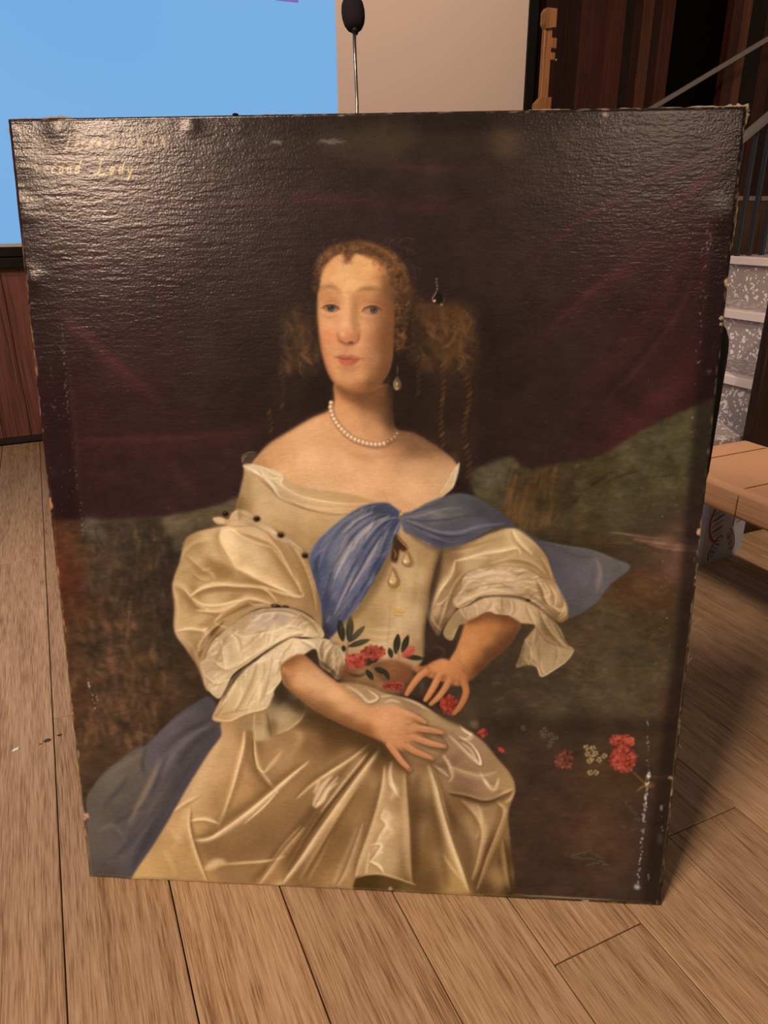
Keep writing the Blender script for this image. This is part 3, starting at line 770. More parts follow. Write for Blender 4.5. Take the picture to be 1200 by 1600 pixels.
# planes of the face: brow shadow, side of the nose, turning cheek and jaw
F('500,455 516,452 530,458 536,472 534,484 528,474 514,466 500,470', 'a8764e', 4, .5, clip=hd); F('554,458 576,455 602,462 610,478 604,484 590,472 570,468 558,480 556,500 550,480', 'a0704a', 4.5, .55, clip=hd)
F('551,462 557,462 560,480 557,500 561,522 560,532 554,528 552,505 550,485', 'a0704a', 4, .4, clip=hd)
F('596,500 616,470 620,560 606,596 590,606 600,575 602,540', '8a5a3a', 7, .6, clip=hd)
F('528,604 545,600 570,600 592,588 608,560 612,590 590,612 555,616', '8d5c38', 6, .55, clip=hd)
F('560,545 575,555 580,575 566,590 556,578 568,568', 'b07c56', 4, .4, clip=hd)
F('500,540 506,560 516,582 526,594 518,596 506,572', 'b57a52', 4, .45, clip=hd)
# eyes
def eye(up, dn, ix, iy, r, wht):
    sh = np.vstack([P(up), P(dn)[::-1]])
    em = mask(sh, .7)
    put(em, hx(wht))
    E(ix, iy, r, r, '303030', .8, .95, 0, em); E(ix + .8, iy + 2.0, r * .6, r * .42, '66696a', 1.1, .75, 0, em)
    E(ix - .3, iy - .8, 2.6, 2.8, '14100f', .7, 1, 0, em)
    S(P(up) + [0, 1.6], 4, '4a3024', .55, 1.4, em)
    E(ix - 2.0, iy - 1.6, .9, .9, 'd8d2c8', .4, .9)
    S(P(up) - [0, 2.4], 3.6, 'c8946c', .75, 1.2); S(P(up) - [0, 5.0], 1.8, '8d5a3c', .6, .9)
    S(up, 2.6, '4a2c1c', .9, .7); S(dn, 1.6, 'a8684a', .6, .8)
eye('503,481.5 508,478 515,476.6 522,477 528,480 531,483.5', '503,481.5 509,486 517,488 525,487 531,483', 517.3, 481.2, 6.0, 'a07c60')
eye('565,486.5 570,481.5 578,478.6 587,478.6 594,482 598,485.5', '565,486.5 572,490 581,491.5 590,490.5 598,485.5', 584.5, 484.2, 6.2, 'ac8a6c')
S('529,484 532,483.5 533,481', 2.2, 'b2664a', .6, .9); S('563,487 566,486 568,484', 2.2, 'b2664a', .6, .9)
S('500,483 503,481 505,479', 1.8, '7a4c34', .6, .8)
S('532,486 531,494 526,501', 1.4, 'dcb48a', .45, 1, hd)
# nose
S('546,460 543,485 540,505 536,518', 7, 'e6b888', .5, 3, hd)
S('530,492 528,508 526,520', 4, 'c08a62', .4, 2.2, hd)
F('528,519 536,514 547,515 556,520 559,527 556,534 548,537 538,536 530,532 527,526', '534,521,d89e72 545,521,cb8d64 530,528,b98058 554,526,a46c48 545,531,a86a48 552,533,8d563a', 3, .7, clip=hd)
S('527,531 536,537 546,540 557,536', 4, '8a5438', .55, 2, hd)
E(535, 522, 3.6, 2.8, 'eec59a', 1.6, .6, 0, hd)
S('527,524 528,530 532,534', 2.4, '945c3e', .55, 1.2, hd); E(532.5, 533.6, 3.4, 1.3, '70402c', .9, .6, 20, hd)
E(548, 535.4, 4.6, 2.0, '48271c', 1, .85, -4, hd); S('536,536 546,539 556,536 559,530', 2.6, '8d563a', .5, 1.2, hd)
F('553,500 557,512 560,522 560,533 556,533 556,520 551,508', '94623f', 2.4, .55, clip=hd)
F('532,540 552,540 550,553 536,553', 'b07f5a', 3.5, .5, clip=hd)
S('541,543 541,549 540,553', 2.4, '9c6c4a', .35, 1.2, hd)
R('556,470 559,486 558,504 561,522 560,532', 13, 'a87a52', .5, hd); R('557,500 560,514 561,526', -5, '8a5c3a', .35, hd)
R('526,520 527,528 533,535 541,537', -7, 'a06a46', .5, hd); R('532,535 541,539 550,539 558,534', -6, '7a4830', .55, hd); S('559,522 561,529 557,535', 2.6, '7a4a30', .55, 1, hd)
R('524,573 540,578 556,576 566,570', -6, 'a57450', .4, hd); R('505,470 514,465 526,467 533,476', 6, 'b07a52', .45, hd); R('560,474 574,467 592,468 604,476', 7, 'a87450', .5, hd)
R('504,490 516,494 530,490', 7, 'b5805a', .4, hd); R('562,494 580,498 600,493', 7, 'b07c56', .4, hd)
# mouth
F('523,558 530,555.5 537,554 543,556 549,554.5 556,557 566,560.5 558,562 546,562.5 534,561', '9c5844', 1.2, .8)
F('529,561 540,562 552,562.5 561,561.5 557,567 549,571.5 539,571.5 532,567.5', '535,565,b05642 545,566,b45c46 556,564,984d3a', 1.4, .85)
S('524,558 532,560 541,561 545,560.5 553,562 566,560.5', 1.8, '702f24', .8, .6)
E(541, 567, 5.5, 1.4, 'cf7f66', 1.2, .5); S('521,556 523,559 523,562', 2.4, 'a06a4c', .5, 1.1); S('566,558 568,561 567,565', 2.6, '8f5e42', .5, 1.1)
F('533,575 547,577 559,574 553,581 540,581', 'a2744f', 3, .55, clip=hd)
E(543, 594, 14, 8, 'd6a474', 6, .5, 0, hd)
S('574,556 580,566 578,578', 4, 'b5845e', .35, 2.2, hd); S('586,548 594,556 596,566', 3, 'c6946c', .35, 2.2, hd)
F('592,520 612,500 620,560 608,592 594,606 600,575', '7a5032', 6, .5, clip=hd)
F('600,430 616,440 622,500 620,560 612,590 600,604 606,570 607,530 605,480', '7a5235', 6, .55, clip=hd)
F('524,600 545,606 575,606 598,594 606,600 590,614 555,618 530,610', '8a5c3a', 4, .45, clip=hd)
# the far side of the face turns into shadow
R('606,425 613,450 616,480 617,510 616,540 612,565 603,590 588,606 568,614', 46, '6e4629', .78, hd, 3.0, 10)
R('498,520 502,545 509,572 520,594 534,606', -9, 'a06c48', .5, hd)
R('612,606 613,640 617,668', 34, '4f341f', .75, ch, 2.5, 9)
# curls over the brow
hr = F('488,455 489,430 495,408 507,393 526,382 548,376 572,376 598,384 617,396 631,414 640,440 642,470 637,500 633,540 624,552 616,540 617,500 615,470 610,440 600,420 590,410 580,404 568,399 560,396 552,398 547,408 541,411 538,402 532,396 520,403 508,416 501,432 497,455',
  '492,440,452e1e 496,425,5e4029 510,403,75502f 535,386,4a3120 560,384,664427 590,392,5a3c25 615,405,553820 630,430,4a301d 634,470,442c1a 628,520,3a2517 622,480,4c3220 612,440,6e4a2c 600,415,75502f 575,400,704b2e 545,404,664429', 2.6, .95)
DAB(190, (490, 378, 640, 425), 11, 2.8, 25, 'a87a50 3a2416 946a42 5a3a22 7f5836', .6, .9, hr, .8, 41, 2.2)
DAB(200, (604, 400, 642, 550), 11, 2.8, 60, '8d623c 2e1c12 74502f 4a2e1c', .6, .9, hr, .8, 42, 2.4)
DAB(60, (488, 400, 508, 455), 10, 2.6, 80, '8d6038 38241a', .6, .5, hr, .8, 43, 2)
DAB(50, (484, 372, 645, 420), 14, 1.4, 20, '7a5632 5a3c24', .4, .9, None, .7, 44, 2.4)
DAB(40, (630, 410, 656, 560), 16, 1.6, 80, '5e4028 7a5432', .35, .5, None, .8, 45, 2)
for x_, y_, r_ in ((546, 402, 4), (541, 409, 3.4), (549, 393, 5), (586, 411, 4), (596, 420, 4), (602, 431, 4.4), (611, 424, 5), (617, 440, 5), (505, 408, 5), (515, 401, 5), (497, 424, 5), (621, 460, 5), (620, 480, 5), (624, 500, 5), (621, 518, 4.4), (624, 536, 4.4)):
    t = np.linspace(.3, 5.4, 9)
    S(np.stack([x_ + r_ * np.cos(t) * (1 - t * .06), y_ + r_ * np.sin(t) * (1 - t * .06)], 1), 3, '6e472a', .5, 1.2)
    S(np.stack([x_ + r_ * np.cos(t[:5] + 3) * .8, y_ + r_ * np.sin(t[:5] + 3) * .8], 1), 1.6, 'b08050', .4, .9)
S('566,380 590,386 606,396 618,410', 2.4, '9a6c40', .5, 1); S('572,387 592,398 606,414', 2.6, '38241a', .5, 1.2); S('540,381 548,392 552,402', 5, '4c301d', .5, 1.8)
F('484,400 494,398 492,440 495,480 496,540 488,530 482,450', '2a1c15', 4, .6)
S('497,470 496,500 499,530 504,556 512,580 522,598', 2.4, '4f3424', .5, 1.2)
F('604,594 636,586 634,650 622,666 613,650 609,618', '2a1c14', 4.5, .85)
S('523,601 540,611 560,616 582,614 600,604 611,590', 6, '5e3c24', .6, 1.8)
R('523,601 541,612 560,616 582,614 600,604', 16, '6b4529', .6, None)
# jewels: hair drop, ear drop
for x_, y_ in ((682, 436), (682, 441), (683, 446), (683, 451)):
    E(x_, y_, 1.6, 1.6, '8d7c56', .6, .8)
E(685, 466, 8, 9, '17100d', 1, .8); S('683,452 680,460 676,466 678,473', 1.5, 'b8a883', .8, .5); E(679, 470, 2, 1.6, 'e6dcc0', .5, .95); E(690, 476, 2.4, 1, 'cbbf9f', .6, .8, 20); S('692,462 694,468 692,474', 1, '7d704f', .7, .5)
S('621,570 621,585', 1.4, '8a7047', .7, .5)
F('620,588 625,594 627,602 624,609 617,609 614,602 616,594', '6b563a', 1, .85); S('618,592 616,601 619,607', 1.3, 'c7ad7c', .8, .5); E(620, 600, 1.6, 3.5, 'd8c294', .6, .8); E(620, 607, 3, 2, 'cdb283', .7, .7)
# pearls
pl = spline(P('518,628 517,637 519,647 523,656 529,665 536,673 545,681 555,687 566,691 577,694 588,695 598,694 606,691 613,687 619,682 622,676'), False, 10)
seg = np.r_[0, np.cumsum(np.hypot(*np.diff(pl, axis=0).T))]
S(pl + [2.5, 4], 5, '80593b', .5, 1.6, taper=(.6, .6))
for i, d_ in enumerate(np.linspace(2, seg[-1] - 2, 23)):
    x_, y_ = np.interp(d_, seg, pl[:, 0]), np.interp(d_, seg, pl[:, 1])
    r_ = 4.2 + 1.2 * math.sin(math.pi * min(1, d_ / seg[-1] * 1.15)) - (.6 if i > 20 else 0)
    dim = i > 18
    E(x_, y_, r_, r_, '8d6c4c' if not dim else '6d523b', .6, .95); E(x_ - .5, y_ - .6, r_ * .75, r_ * .75, 'cfb08a' if not dim else '96775a', .8, .95); E(x_ - 1.2, y_ - 1.4, r_ * .34, r_ * .34, 'f3e2c2' if not dim else 'cdb08c', .4, .95)

# deepen the play of light on satin and linen
def punch(m, k, mid):
    x0, y0, x1, y1, mm = m
    c = PIC[y0:y1, x0:x1]; q = hx(mid)
    PIC[y0:y1, x0:x1] = c + (np.clip(q + (c - q) * k, 0, 1) - c) * mm[..., None]
# ---- blue mantle sweeping down at left
bl = F('326,1088 300,1102 275,1119 250,1143 229,1165 212,1170 187,1188 163,1207 145,1230 135,1250 136,1300 139,1385 220,1385 260,1310 300,1240 350,1160 372,1125 345,1110',
       '330,1110,2f3140 300,1125,3a3d4e 270,1150,47485a 240,1170,43455a 255,1190,4a4d66 215,1190,4e4c44 180,1215,57554d 150,1245,4b4841 200,1230,46453f 240,1230,3f3e44 290,1180,2e3140 320,1150,282b3a 270,1220,3a3d50 '
       '160,1270,45433e 200,1280,45454c 230,1290,363842 150,1320,4a4844 190,1330,42444c 240,1310,2c3146 160,1365,33312f 200,1370,2b2d38 220,1340,2c3148', 1.6, 1, 14)
for p_, w_, c_, a_, f_ in (('350,1105 310,1130 275,1150 245,1175', 5, '23242f', .7, 2), ('330,1135 290,1150 262,1180 245,1215', 6, '5c6078', .5, 2), ('345,1130 310,1165 280,1205 250,1260', 8, '222532', .6, 3), ('250,1190 235,1225 215,1260 195,1300', 6, '5a5a58', .4, 2.4),
        ('230,1165 222,1190 225,1210', 4, '2c2d33', .5, 1.5), ('160,1290 190,1265 225,1245', 4, '2f3034', .55, 1.6), ('180,1340 205,1300 235,1270', 6, '2b2d35', .6, 2.4), ('195,1345 225,1300 260,1255 290,1215', 4, '5b5f72', .45, 1.6), ('205,1365 235,1320 265,1270', 6, '333b5c', .6, 2),
        ('150,1300 170,1290 185,1300 200,1320', 4, '5a5a56', .4, 1.6), ('140,1270 165,1255 200,1240 230,1215', 3, '5e5c54', .4, 1.4), ('160,1360 190,1320 200,1290', 4, '56585f', .35, 1.6), ('310,1110 285,1120 262,1140', 5, '5a5c6a', .4, 1.8)):
    S(p_, w_, c_, a_, f_, bl)
DAB(90, (140, 1110, 340, 1370), 30, 2.4, 125, '5a5c6a 2a2c36 50525e', .22, .2, bl, .9, 51)

put(bl, hx('84705f'), .34)
for p_, w_ in (('352,1108 318,1130 285,1148 250,1180', 7), ('340,1135 305,1160 275,1200 250,1245 225,1290', 9), ('262,1180 248,1215 232,1250', 6), ('320,1165 285,1215 255,1265 225,1320 205,1360', 12), ('175,1290 205,1270 235,1255', 6), ('200,1215 185,1235 160,1262', 7), ('170,1345 195,1325 215,1300', 6), ('228,1168 222,1195 226,1212', 5)):
    S(p_, w_, '33323a', .55, 2.4, bl)
for p_, w_, c_, a_, f_ in (('250,1185 240,1210 228,1235 215,1260 200,1290', 8, 'a08c76', .55, 2.4), ('335,1130 300,1150 270,1180 250,1215', 6, '8d8078', .45, 2.4), ('280,1190 262,1225 240,1260 222,1290', 5, '8a7a6c', .4, 2), ('345,1120 315,1160 285,1205 255,1255 230,1300', 12, '43403f', .55, 4), ('165,1215 200,1190 225,1178', 6, '8a7a68', .4, 2.4), ('150,1300 175,1290 195,1305', 6, '85766a', .4, 2.4), ('215,1350 240,1310 270,1262 300,1210 340,1150', 10, '3b3b44', .6, 3.5), ('150,1270 180,1262 215,1245', 5, '574c44', .5, 2)):
    S(p_, w_, c_, a_, f_, bl)
# ---- skirt
sk = F('352,1122 345,1150 327,1175 296,1224 268,1273 240,1319 205,1372 200,1400 500,1420 808,1420 806,1399 803,1361 797,1310 794,1272 805,1233 797,1209 778,1186 752,1156 718,1133 683,1115 651,1096 610,1085 569,1069 531,1066 500,1080 440,1100',
       '400,1160,8d7047 350,1170,bd9f72 330,1200,c0a274 300,1240,c3a578 290,1280,bf9f6e 320,1290,b8996b 250,1330,bb9c6a 230,1360,c0a26c 290,1350,b89968 310,1370,b09162 '
       '380,1190,b49468 370,1230,af8f62 350,1260,a88a5e 420,1220,9f8158 440,1180,ae9066 460,1150,a3845a 480,1160,8c6e48 420,1160,a78860 520,1150,7a5c3a 470,1200,a08258 '
       '330,1320,8c6f49 380,1320,95774f 360,1360,9c7e54 420,1300,8f724b 450,1330,8f7049 430,1380,a68659 480,1280,94764f 470,1370,93744b 500,1330,927349 530,1380,a88a5c 520,1300,8d6f47 '
       '550,1200,ad8e63 520,1230,a68860 560,1240,96784f 590,1180,7b5d3c 600,1240,b4986e 610,1290,c0a67b 600,1340,bfa67d 585,1380,b79d70 640,1240,a1845b 640,1300,a18660 650,1350,84683f 655,1260,7a5f3e '
       '680,1230,ad9065 690,1270,806440 675,1310,8a6d46 660,1380,7b5f3b 700,1330,ab8e62 720,1380,b39561 715,1250,8a6d48 740,1290,a58a62 760,1300,a98d64 745,1340,9a7c54 730,1215,93785a 700,1200,9b8060 760,1220,a08664 '
       '740,1180,a08766 770,1200,a0875f 790,1225,a88f63 790,1255,9c8055 770,1330,8a6c45 780,1370,a08458 755,1390,6e5434 795,1340,6d5233 802,1390,5c462d 560,1080,a68c66 600,1095,b29872 640,1110,a08763 680,1130,ab9268 720,1150,a38a66', 1.6, 1, 13)
def fold(items, clip):
    for p_, w_, c_, a_, f_ in items:
        S(p_, w_ * 1.12, c_, min(1, a_ * .95), f_ * .9 + .1, clip)
# broad shadows of the skirt folds
fold((('455,1135 500,1125 550,1140 600,1170 640,1195', 26, '5c4328', .7, 7), ('430,1125 460,1112 500,1120', 14, '6a4f30', .6, 5), ('480,1195 440,1225 400,1255 350,1280 300,1320', 16, '7d5f3c', .45, 6),
      ('385,1150 390,1190 410,1215 430,1240', 12, '7a5d3a', .5, 4), ('560,1175 520,1225 470,1290 420,1350 390,1380', 12, '6b5032', .6, 4), ('500,1200 470,1240 440,1285', 18, '94764c', .5, 6),
      ('430,1290 400,1320 360,1340 320,1360', 20, '846641', .45, 7), ('600,1195 585,1250 560,1310 540,1360', 14, '7f6240', .55, 5), ('520,1260 490,1310 455,1370', 16, '7d6040', .55, 6),
      ('652,1210 648,1260 646,1320 650,1390', 18, '6e5436', .65, 5), ('672,1215 680,1270 690,1330 700,1390', 12, '745a3a', .55, 4), ('700,1240 730,1243 760,1250 785,1238', 8, '5e462c', .75, 2.4),
      ('695,1260 720,1300 735,1350 738,1390', 16, '6b5134', .6, 5), ('795,1270 775,1310 755,1350 742,1392', 18, '6a5033', .65, 5), ('780,1330 790,1360 800,1400', 12, '5f472d', .6, 4),
      ('640,1190 670,1198 700,1195 720,1180', 14, '75593c', .5, 5), ('610,1100 650,1130 700,1150 740,1175', 10, '86694a', .4, 4), ('620,1120 660,1150 690,1170', 12, '6b4f35', .4, 4)), sk)
# lights of the skirt folds
fold((('347,1150 330,1185 305,1235 285,1290 270,1330', 14, 'd0b68a', .5, 4), ('383,1140 380,1170 372,1200 362,1235', 5, 'e0c799', .75, 1.4), ('360,1240 345,1280 340,1300', 4, 'd6bc8e', .5, 1.4),
      ('480,1190 450,1215 420,1240 390,1265 355,1290 330,1308 305,1312', 6, 'e6cfa3', .85, 1.5), ('435,1235 410,1262 380,1288', 3, 'f0ddb5', .7, 1), ('300,1265 295,1290 302,1320 312,1350 322,1375', 3.5, 'dcc394', .75, 1.2),
      ('296,1282 320,1280 340,1286', 5, 'e6cfa2', .7, 1.6), ('270,1268 285,1258 305,1245', 4, 'dfc698', .6, 1.4), ('298,1310 315,1312 330,1306', 3, 'ecd7ad', .7, 1),
      ('345,1350 380,1348 420,1345 445,1338', 3, 'dcc496', .6, 1.3), ('262,1290 275,1308 285,1315', 5, 'd8bf8f', .5, 2), ('252,1325 265,1345 275,1370', 6, 'd0b684', .5, 2.4),
      ('397,1152 398,1180 402,1198 412,1206 420,1200', 3, 'e0c99c', .75, 1), ('402,1205 418,1222 432,1240', 3, 'd6bd90', .6, 1.1), ('440,1170 425,1190 414,1204', 5, 'd0b68a', .6, 1.8), ('455,1140 470,1150 455,1180', 9, 'c4aa80', .5, 3.5),
      ('520,1212 505,1225 495,1245 492,1258 504,1250 512,1235 528,1222', 6, 'ead6ae', .75, 1.6), ('500,1218 490,1240', 5, 'e3cda2', .6, 1.6),
      ('576,1162 545,1185 515,1205 485,1225 465,1245', 4, 'dfc79a', .75, 1.1), ('592,1172 560,1210 530,1250 495,1300 470,1340 440,1378 415,1388', 7, 'e2cb9f', .8, 1.8), ('575,1175 535,1225 500,1270', 3.4, 'f0deb8', .7, .9),
      ('470,1290 440,1325 415,1365 400,1383', 5, 'ddc497', .6, 1.5), ('560,1290 545,1330 530,1365 520,1382', 8, 'd6bd8e', .6, 2.4), ('600,1200 597,1230 590,1260', 5, 'dcc59a', .6, 1.6),
      ('612,1190 610,1215 618,1235 608,1250', 8, 'dcc8a0', .6, 2.4), ('608,1222 618,1232 624,1240', 6, 'ecdab4', .7, 1.5), ('604,1255 600,1290 592,1320 588,1350', 13, 'd6c096', .6, 4), ('625,1240 632,1280 634,1330 636,1370', 8, 'cbb388', .45, 3),
      ('598,1265 610,1275 602,1285 612,1300 600,1312', 6, 'e2cea4', .6, 1.8), ('582,1325 596,1322 588,1330 600,1332', 4, 'ecdab3', .65, 1.1), ('580,1345 592,1352 598,1362', 5, 'ead8b0', .65, 1.2), ('577,1330 573,1355 572,1366', 3, 'e2cda0', .6, 1),
      ('672,1197 682,1225 692,1265 705,1310 722,1360 732,1392', 8, 'dcc598', .7, 2), ('678,1205 690,1245 702,1290', 3.4, 'f0deb6', .7, .9), ('692,1335 705,1355 722,1375', 4, 'e2cd9c', .5, 1.4), ('675,1215 676,1205 670,1198', 3, 'ecd9b0', .6, .9),
      ('690,1180 700,1195 704,1212', 3.4, 'e6d2aa', .7, 1), ('682,1200 692,1208 700,1214', 3, 'd8c197', .6, 1), ('705,1200 725,1210 750,1215 775,1210', 5, 'c9b188', .5, 1.8),
      ('712,1122 725,1140 738,1150 728,1156 716,1150', 3.5, 'e6d4ac', .7, 1), ('700,1150 715,1165 735,1185 750,1195 748,1180 738,1165 722,1152', 2.6, 'efdfba', .75, .8), ('720,1160 735,1172 745,1190', 3, 'e6d2a8', .6, 1),
      ('752,1208 760,1222 772,1230 778,1215', 3, 'ead8ae', .7, .9), ('755,1215 765,1230', 5, 'dcc79c', .6, 1.6), ('735,1252 745,1270 752,1295 748,1330 740,1370', 9, 'd0b88d', .55, 3), ('745,1255 752,1275 748,1300 742,1312', 5, 'dfca9f', .5, 1.5),
      ('775,1255 785,1265 778,1285 770,1310', 6, 'd3bb8c', .6, 1.8), ('785,1240 802,1235 798,1248 788,1255', 5, 'dcc69a', .6, 1.6), ('785,1330 788,1350 792,1385', 7, 'bfa473', .5, 2.4),
      ('540,1072 560,1085 575,1098 590,1090 575,1078', 3, 'dcc9a2', .7, 1), ('595,1090 615,1088 640,1095 665,1108', 5, 'cdb78e', .6, 1.6), ('600,1098 612,1094 625,1098', 3, 'e2cfa6', .6, 1)), sk)
fold((('590,1165 550,1215 510,1265 470,1322', 2.4, '4a351f', .6, .9), ('300,1268 298,1285 306,1320 318,1352', 1.8, '6b5232', .6, .7), ('395,1150 396,1180 400,1200', 2.4, '5e4529', .6, .8), ('440,1360 470,1310 500,1265', 3, '5c4429', .45, 1.4), ('520,1300 500,1340 480,1378', 3, 'e0c898', .35, 1.6)), sk)
for g in (('383,1138 382,1165 374,1200 364,1235 350,1275', 9, 'e8cf9e', 10, '8d6f46', .6), ('397,1150 398,1178 403,1200 418,1220 434,1240', 9, '8a6c44', 6, 'ecd6a8', .6), ('440,1172 424,1190 412,1206', 8, '9a7c52', 8, 'd8be90', .5),
          ('482,1189 450,1214 420,1240 390,1265 355,1291 325,1310 300,1313', 16, '86683f', 9, 'f0dab0', .7), ('298,1262 296,1288 303,1320 314,1352 324,1378', 8, 'e0c694', 9, '8f7147', .6), ('297,1284 318,1282 342,1288', 8, '94764a', 5, 'f0dab0', .55), ('268,1272 290,1256 312,1244', 7, '9c7d50', 6, 'e6cd9c', .5),
          ('344,1352 382,1350 420,1346 446,1338', 8, '97784c', 4, 'e6cfa0', .5), ('528,1212 512,1228 500,1246 492,1262', 6, '8a6c44', 9, 'f2deb4', .6), ('514,1216 502,1232 494,1250', 5, 'c9ae80', 6, 'f5e4be', .5),
          ('578,1161 548,1184 515,1205 488,1224 462,1248', 10, '7d5f3a', 6, 'ecd5a6', .65), ('592,1170 562,1208 530,1252 496,1300 468,1342 440,1380', 15, '6b4e2c', 12, 'ecd6a8', .7), ('560,1230 530,1275 500,1325 470,1375', 12, 'c9ac7c', 10, '7a5c38', .55), ('475,1292 445,1325 418,1362 402,1384', 8, '7d5f3a', 8, 'dcc294', .6),
          ('600,1196 596,1228 588,1262 576,1300 560,1345 552,1380', 9, '7a5c38', 12, 'e0c89a', .6), ('566,1285 552,1325 538,1362 526,1384', 10, '84663f', 9, 'dcc294', .55), ('634,1205 636,1240 640,1290 642,1345 644,1380', 12, 'd3b98a', 16, '6b5030', .65), ('612,1190 612,1212 620,1236 626,1246', 6, 'f0deb4', 8, '9a7c54', .55),
          ('600,1262 594,1278 602,1288 592,1305 584,1325', 8, '9c7e54', 8, 'ecd8ac', .5), ('578,1322 594,1320 588,1332 574,1350', 6, '94764a', 6, 'f5e4bc', .55), ('574,1345 590,1354 600,1366', 5, '9a7c50', 5, 'f2dfb4', .55),
          ('670,1195 682,1226 692,1266 706,1312 724,1362 734,1394', 12, 'ecd6a8', 14, '6b5030', .7), ('700,1238 730,1244 760,1251 790,1240 803,1233', 10, '5e4528', 8, 'c9ae82', .65), ('720,1250 742,1275 752,1300 746,1340 736,1375', 10, '7a5c38', 12, 'd6bc8c', .55), ('775,1254 786,1268 776,1300 760,1340 744,1390', 12, '6b4e2e', 10, 'd3b888', .6),
          ('786,1310 790,1340 797,1392', 8, 'b5966a', 8, '5e4528', .5), ('700,1148 716,1164 736,1184 752,1196 748,1178 736,1162', 5, '947854', 4, 'f5e6c0', .65), ('712,1124 726,1140 738,1148 726,1157', 5, 'efe0b8', 5, '8d7250', .55), ('750,1206 762,1224 772,1232 779,1214', 6, 'efdcb0', 6, '947854', .6), ('702,1198 726,1208 752,1214 778,1206', 7, 'a58a64', 6, 'd8c298', .5),
          ('690,1178 700,1194 705,1212 700,1222', 6, '8a6e4a', 6, 'ead6ae', .55), ('676,1196 690,1206 702,1216', 5, '8a6e4a', 5, 'e0caa0', .5), ('540,1070 560,1084 576,1098 592,1090 574,1076', 5, '8d7250', 5, 'e6d4ac', .6), ('594,1090 618,1088 645,1098 672,1112', 7, '8d7250', 6, 'e0caa0', .55), ('432,1128 470,1122 520,1132 570,1152 604,1172', 18, '8a6c44', 10, '5c4226', .45)):
    G(*g[:5], a=g[5], clip=sk)
# curled hem of the front fold
F('554,1374 565,1368 590,1366 615,1372 642,1380 648,1385 636,1389 640,1398 560,1396', '570,1380,5c4625 610,1382,6b5430 640,1390,7a623a', 1.6, .95)
S('556,1372 575,1366 600,1366 640,1379 650,1383', 2.5, 'd6bd8c', .7, .8)

F('318,1358 330,1345 344,1342 354,1348 342,1354 328,1360', 'ead4a6', 2.4, .6, clip=sk)
punch(sk, 1.32, 'b09468')
# ---- bodice
bo = F('386,728 380,745 374,770 368,798 372,815 411,819 443,837 475,861 488,888 500,950 520,1010 545,1050 600,1060 640,1050 662,1028 664,990 668,945 680,885 688,856 650,835 620,800 560,775 470,760 430,735',
       '385,760,a38c62 378,790,92794f 400,760,c0a97e 410,790,c7ae84 440,790,c8ae83 440,820,b59a6e 480,800,c4a97d 520,800,bfa478 560,795,b99a6c 470,840,ab8f62 500,820,b79b6f 490,850,9c8158 '
       '640,850,b59a70 670,870,a38961 640,900,c1aa80 610,900,b7a077 600,930,b39b70 575,960,ae966b 640,950,c3ad85 620,980,c7b189 560,1000,c3aa7e 590,1010,cdb58b 650,990,b29b74 655,930,a68e67 660,1010,937a56 545,1020,a98f66 630,1030,b19971', 1.2, 1, 13)
fold((('375,780 372,800 376,815', 10, '6f5836', .6, 3), ('400,745 440,770 490,790 545,795', 10, 'd8c196', .5, 4), ('395,775 430,780 470,785', 8, 'd9c398', .4, 3), ('420,805 460,815 490,835', 8, 'cdb488', .4, 3),
      ('688,858 682,890 674,930 669,970 664,1015', 12, '5e4830', .75, 4), ('620,850 600,890 575,935 550,970', 12, '8a7048', .6, 4), ('618,880 622,930 626,990', 5, 'dac69c', .45, 2), ('655,860 650,900 645,960', 5, '98805a', .45, 2.4),
      ('610,940 608,980 604,1010', 3, '97805a', .5, 1.4), ('575,982 600,984 620,983', 3, 'e2d0a6', .5, 1), ('570,992 596,995 616,994', 3, 'e2d0a6', .5, 1), ('572,1003 590,1006 610,1005', 3, 'dccaa0', .45, 1), ('570,975 590,977 610,975', 2, 'a08860', .5, .8), ('568,999 590,1001', 2, 'a08860', .4, .8)), bo)
DAB(60, (600, 860, 660, 1010), 18, 1.6, 90, 'd3bf95 a1885f', .25, .06, bo, .8, 61)
# lace of the shift round the neckline
F('379,728 386,724 403,727 420,732 436,737 443,744 441,756 452,766 468,775 495,781 528,786 568,790 590,786 560,800 520,804 490,797 470,792 455,786 440,779 430,766 415,755 400,744 386,736',
  '390,730,d6c7a4 420,742,cdbd97 440,752,d8caa8 445,770,b9a27c 470,785,c2a780 510,793,c5a67d 560,794,bf9c70', 1, .95, 8)
fold((('381,729 395,736 410,746 422,756 432,770', 2.4, 'eee2c2', .75, .8), ('400,728 415,738 425,748 440,745', 2.2, 'e8dbb8', .7, .7), ('442,746 436,754 445,762', 2.4, 'e6d8b4', .7, .8), ('445,765 470,777 500,783 540,788', 2, 'e6d3aa', .7, .7), ('433,768 445,782 462,790 490,798 530,803', 2.6, '7a6040', .6, 1), ('403,748 418,760 428,770', 2, '8a744e', .6, .8), ('470,788 510,795 560,795', 2, 'dcc59a', .6, .8), ('425,750 432,758 440,764', 2, '9a8460', .6, .8)), None)
F('379,726 377,716 384,709 394,706 402,708 396,720 388,726', '5c4a3a', 1.5, .6); S('380,722 378,714 386,708 398,706', 1.3, '9a8768', .6, .6)
F('718,722 713,745 707,762 688,777 672,783 690,768 698,752 706,738', '706,750,cdb78e 690,772,d0b488 714,735,d3c29d', 1, .95)
fold((('718,723 714,744 706,764', 1.6, 'ead9b4', .8, .6), ('716,724 706,740 698,756 688,770', 1.4, 'e6d3aa', .6, .6), ('676,782 690,772 704,764', 2, 'b08f66', .5, .8)), None)
F('704,706 714,710 718,722 710,720', '4a3b2d', 1.6, .6)
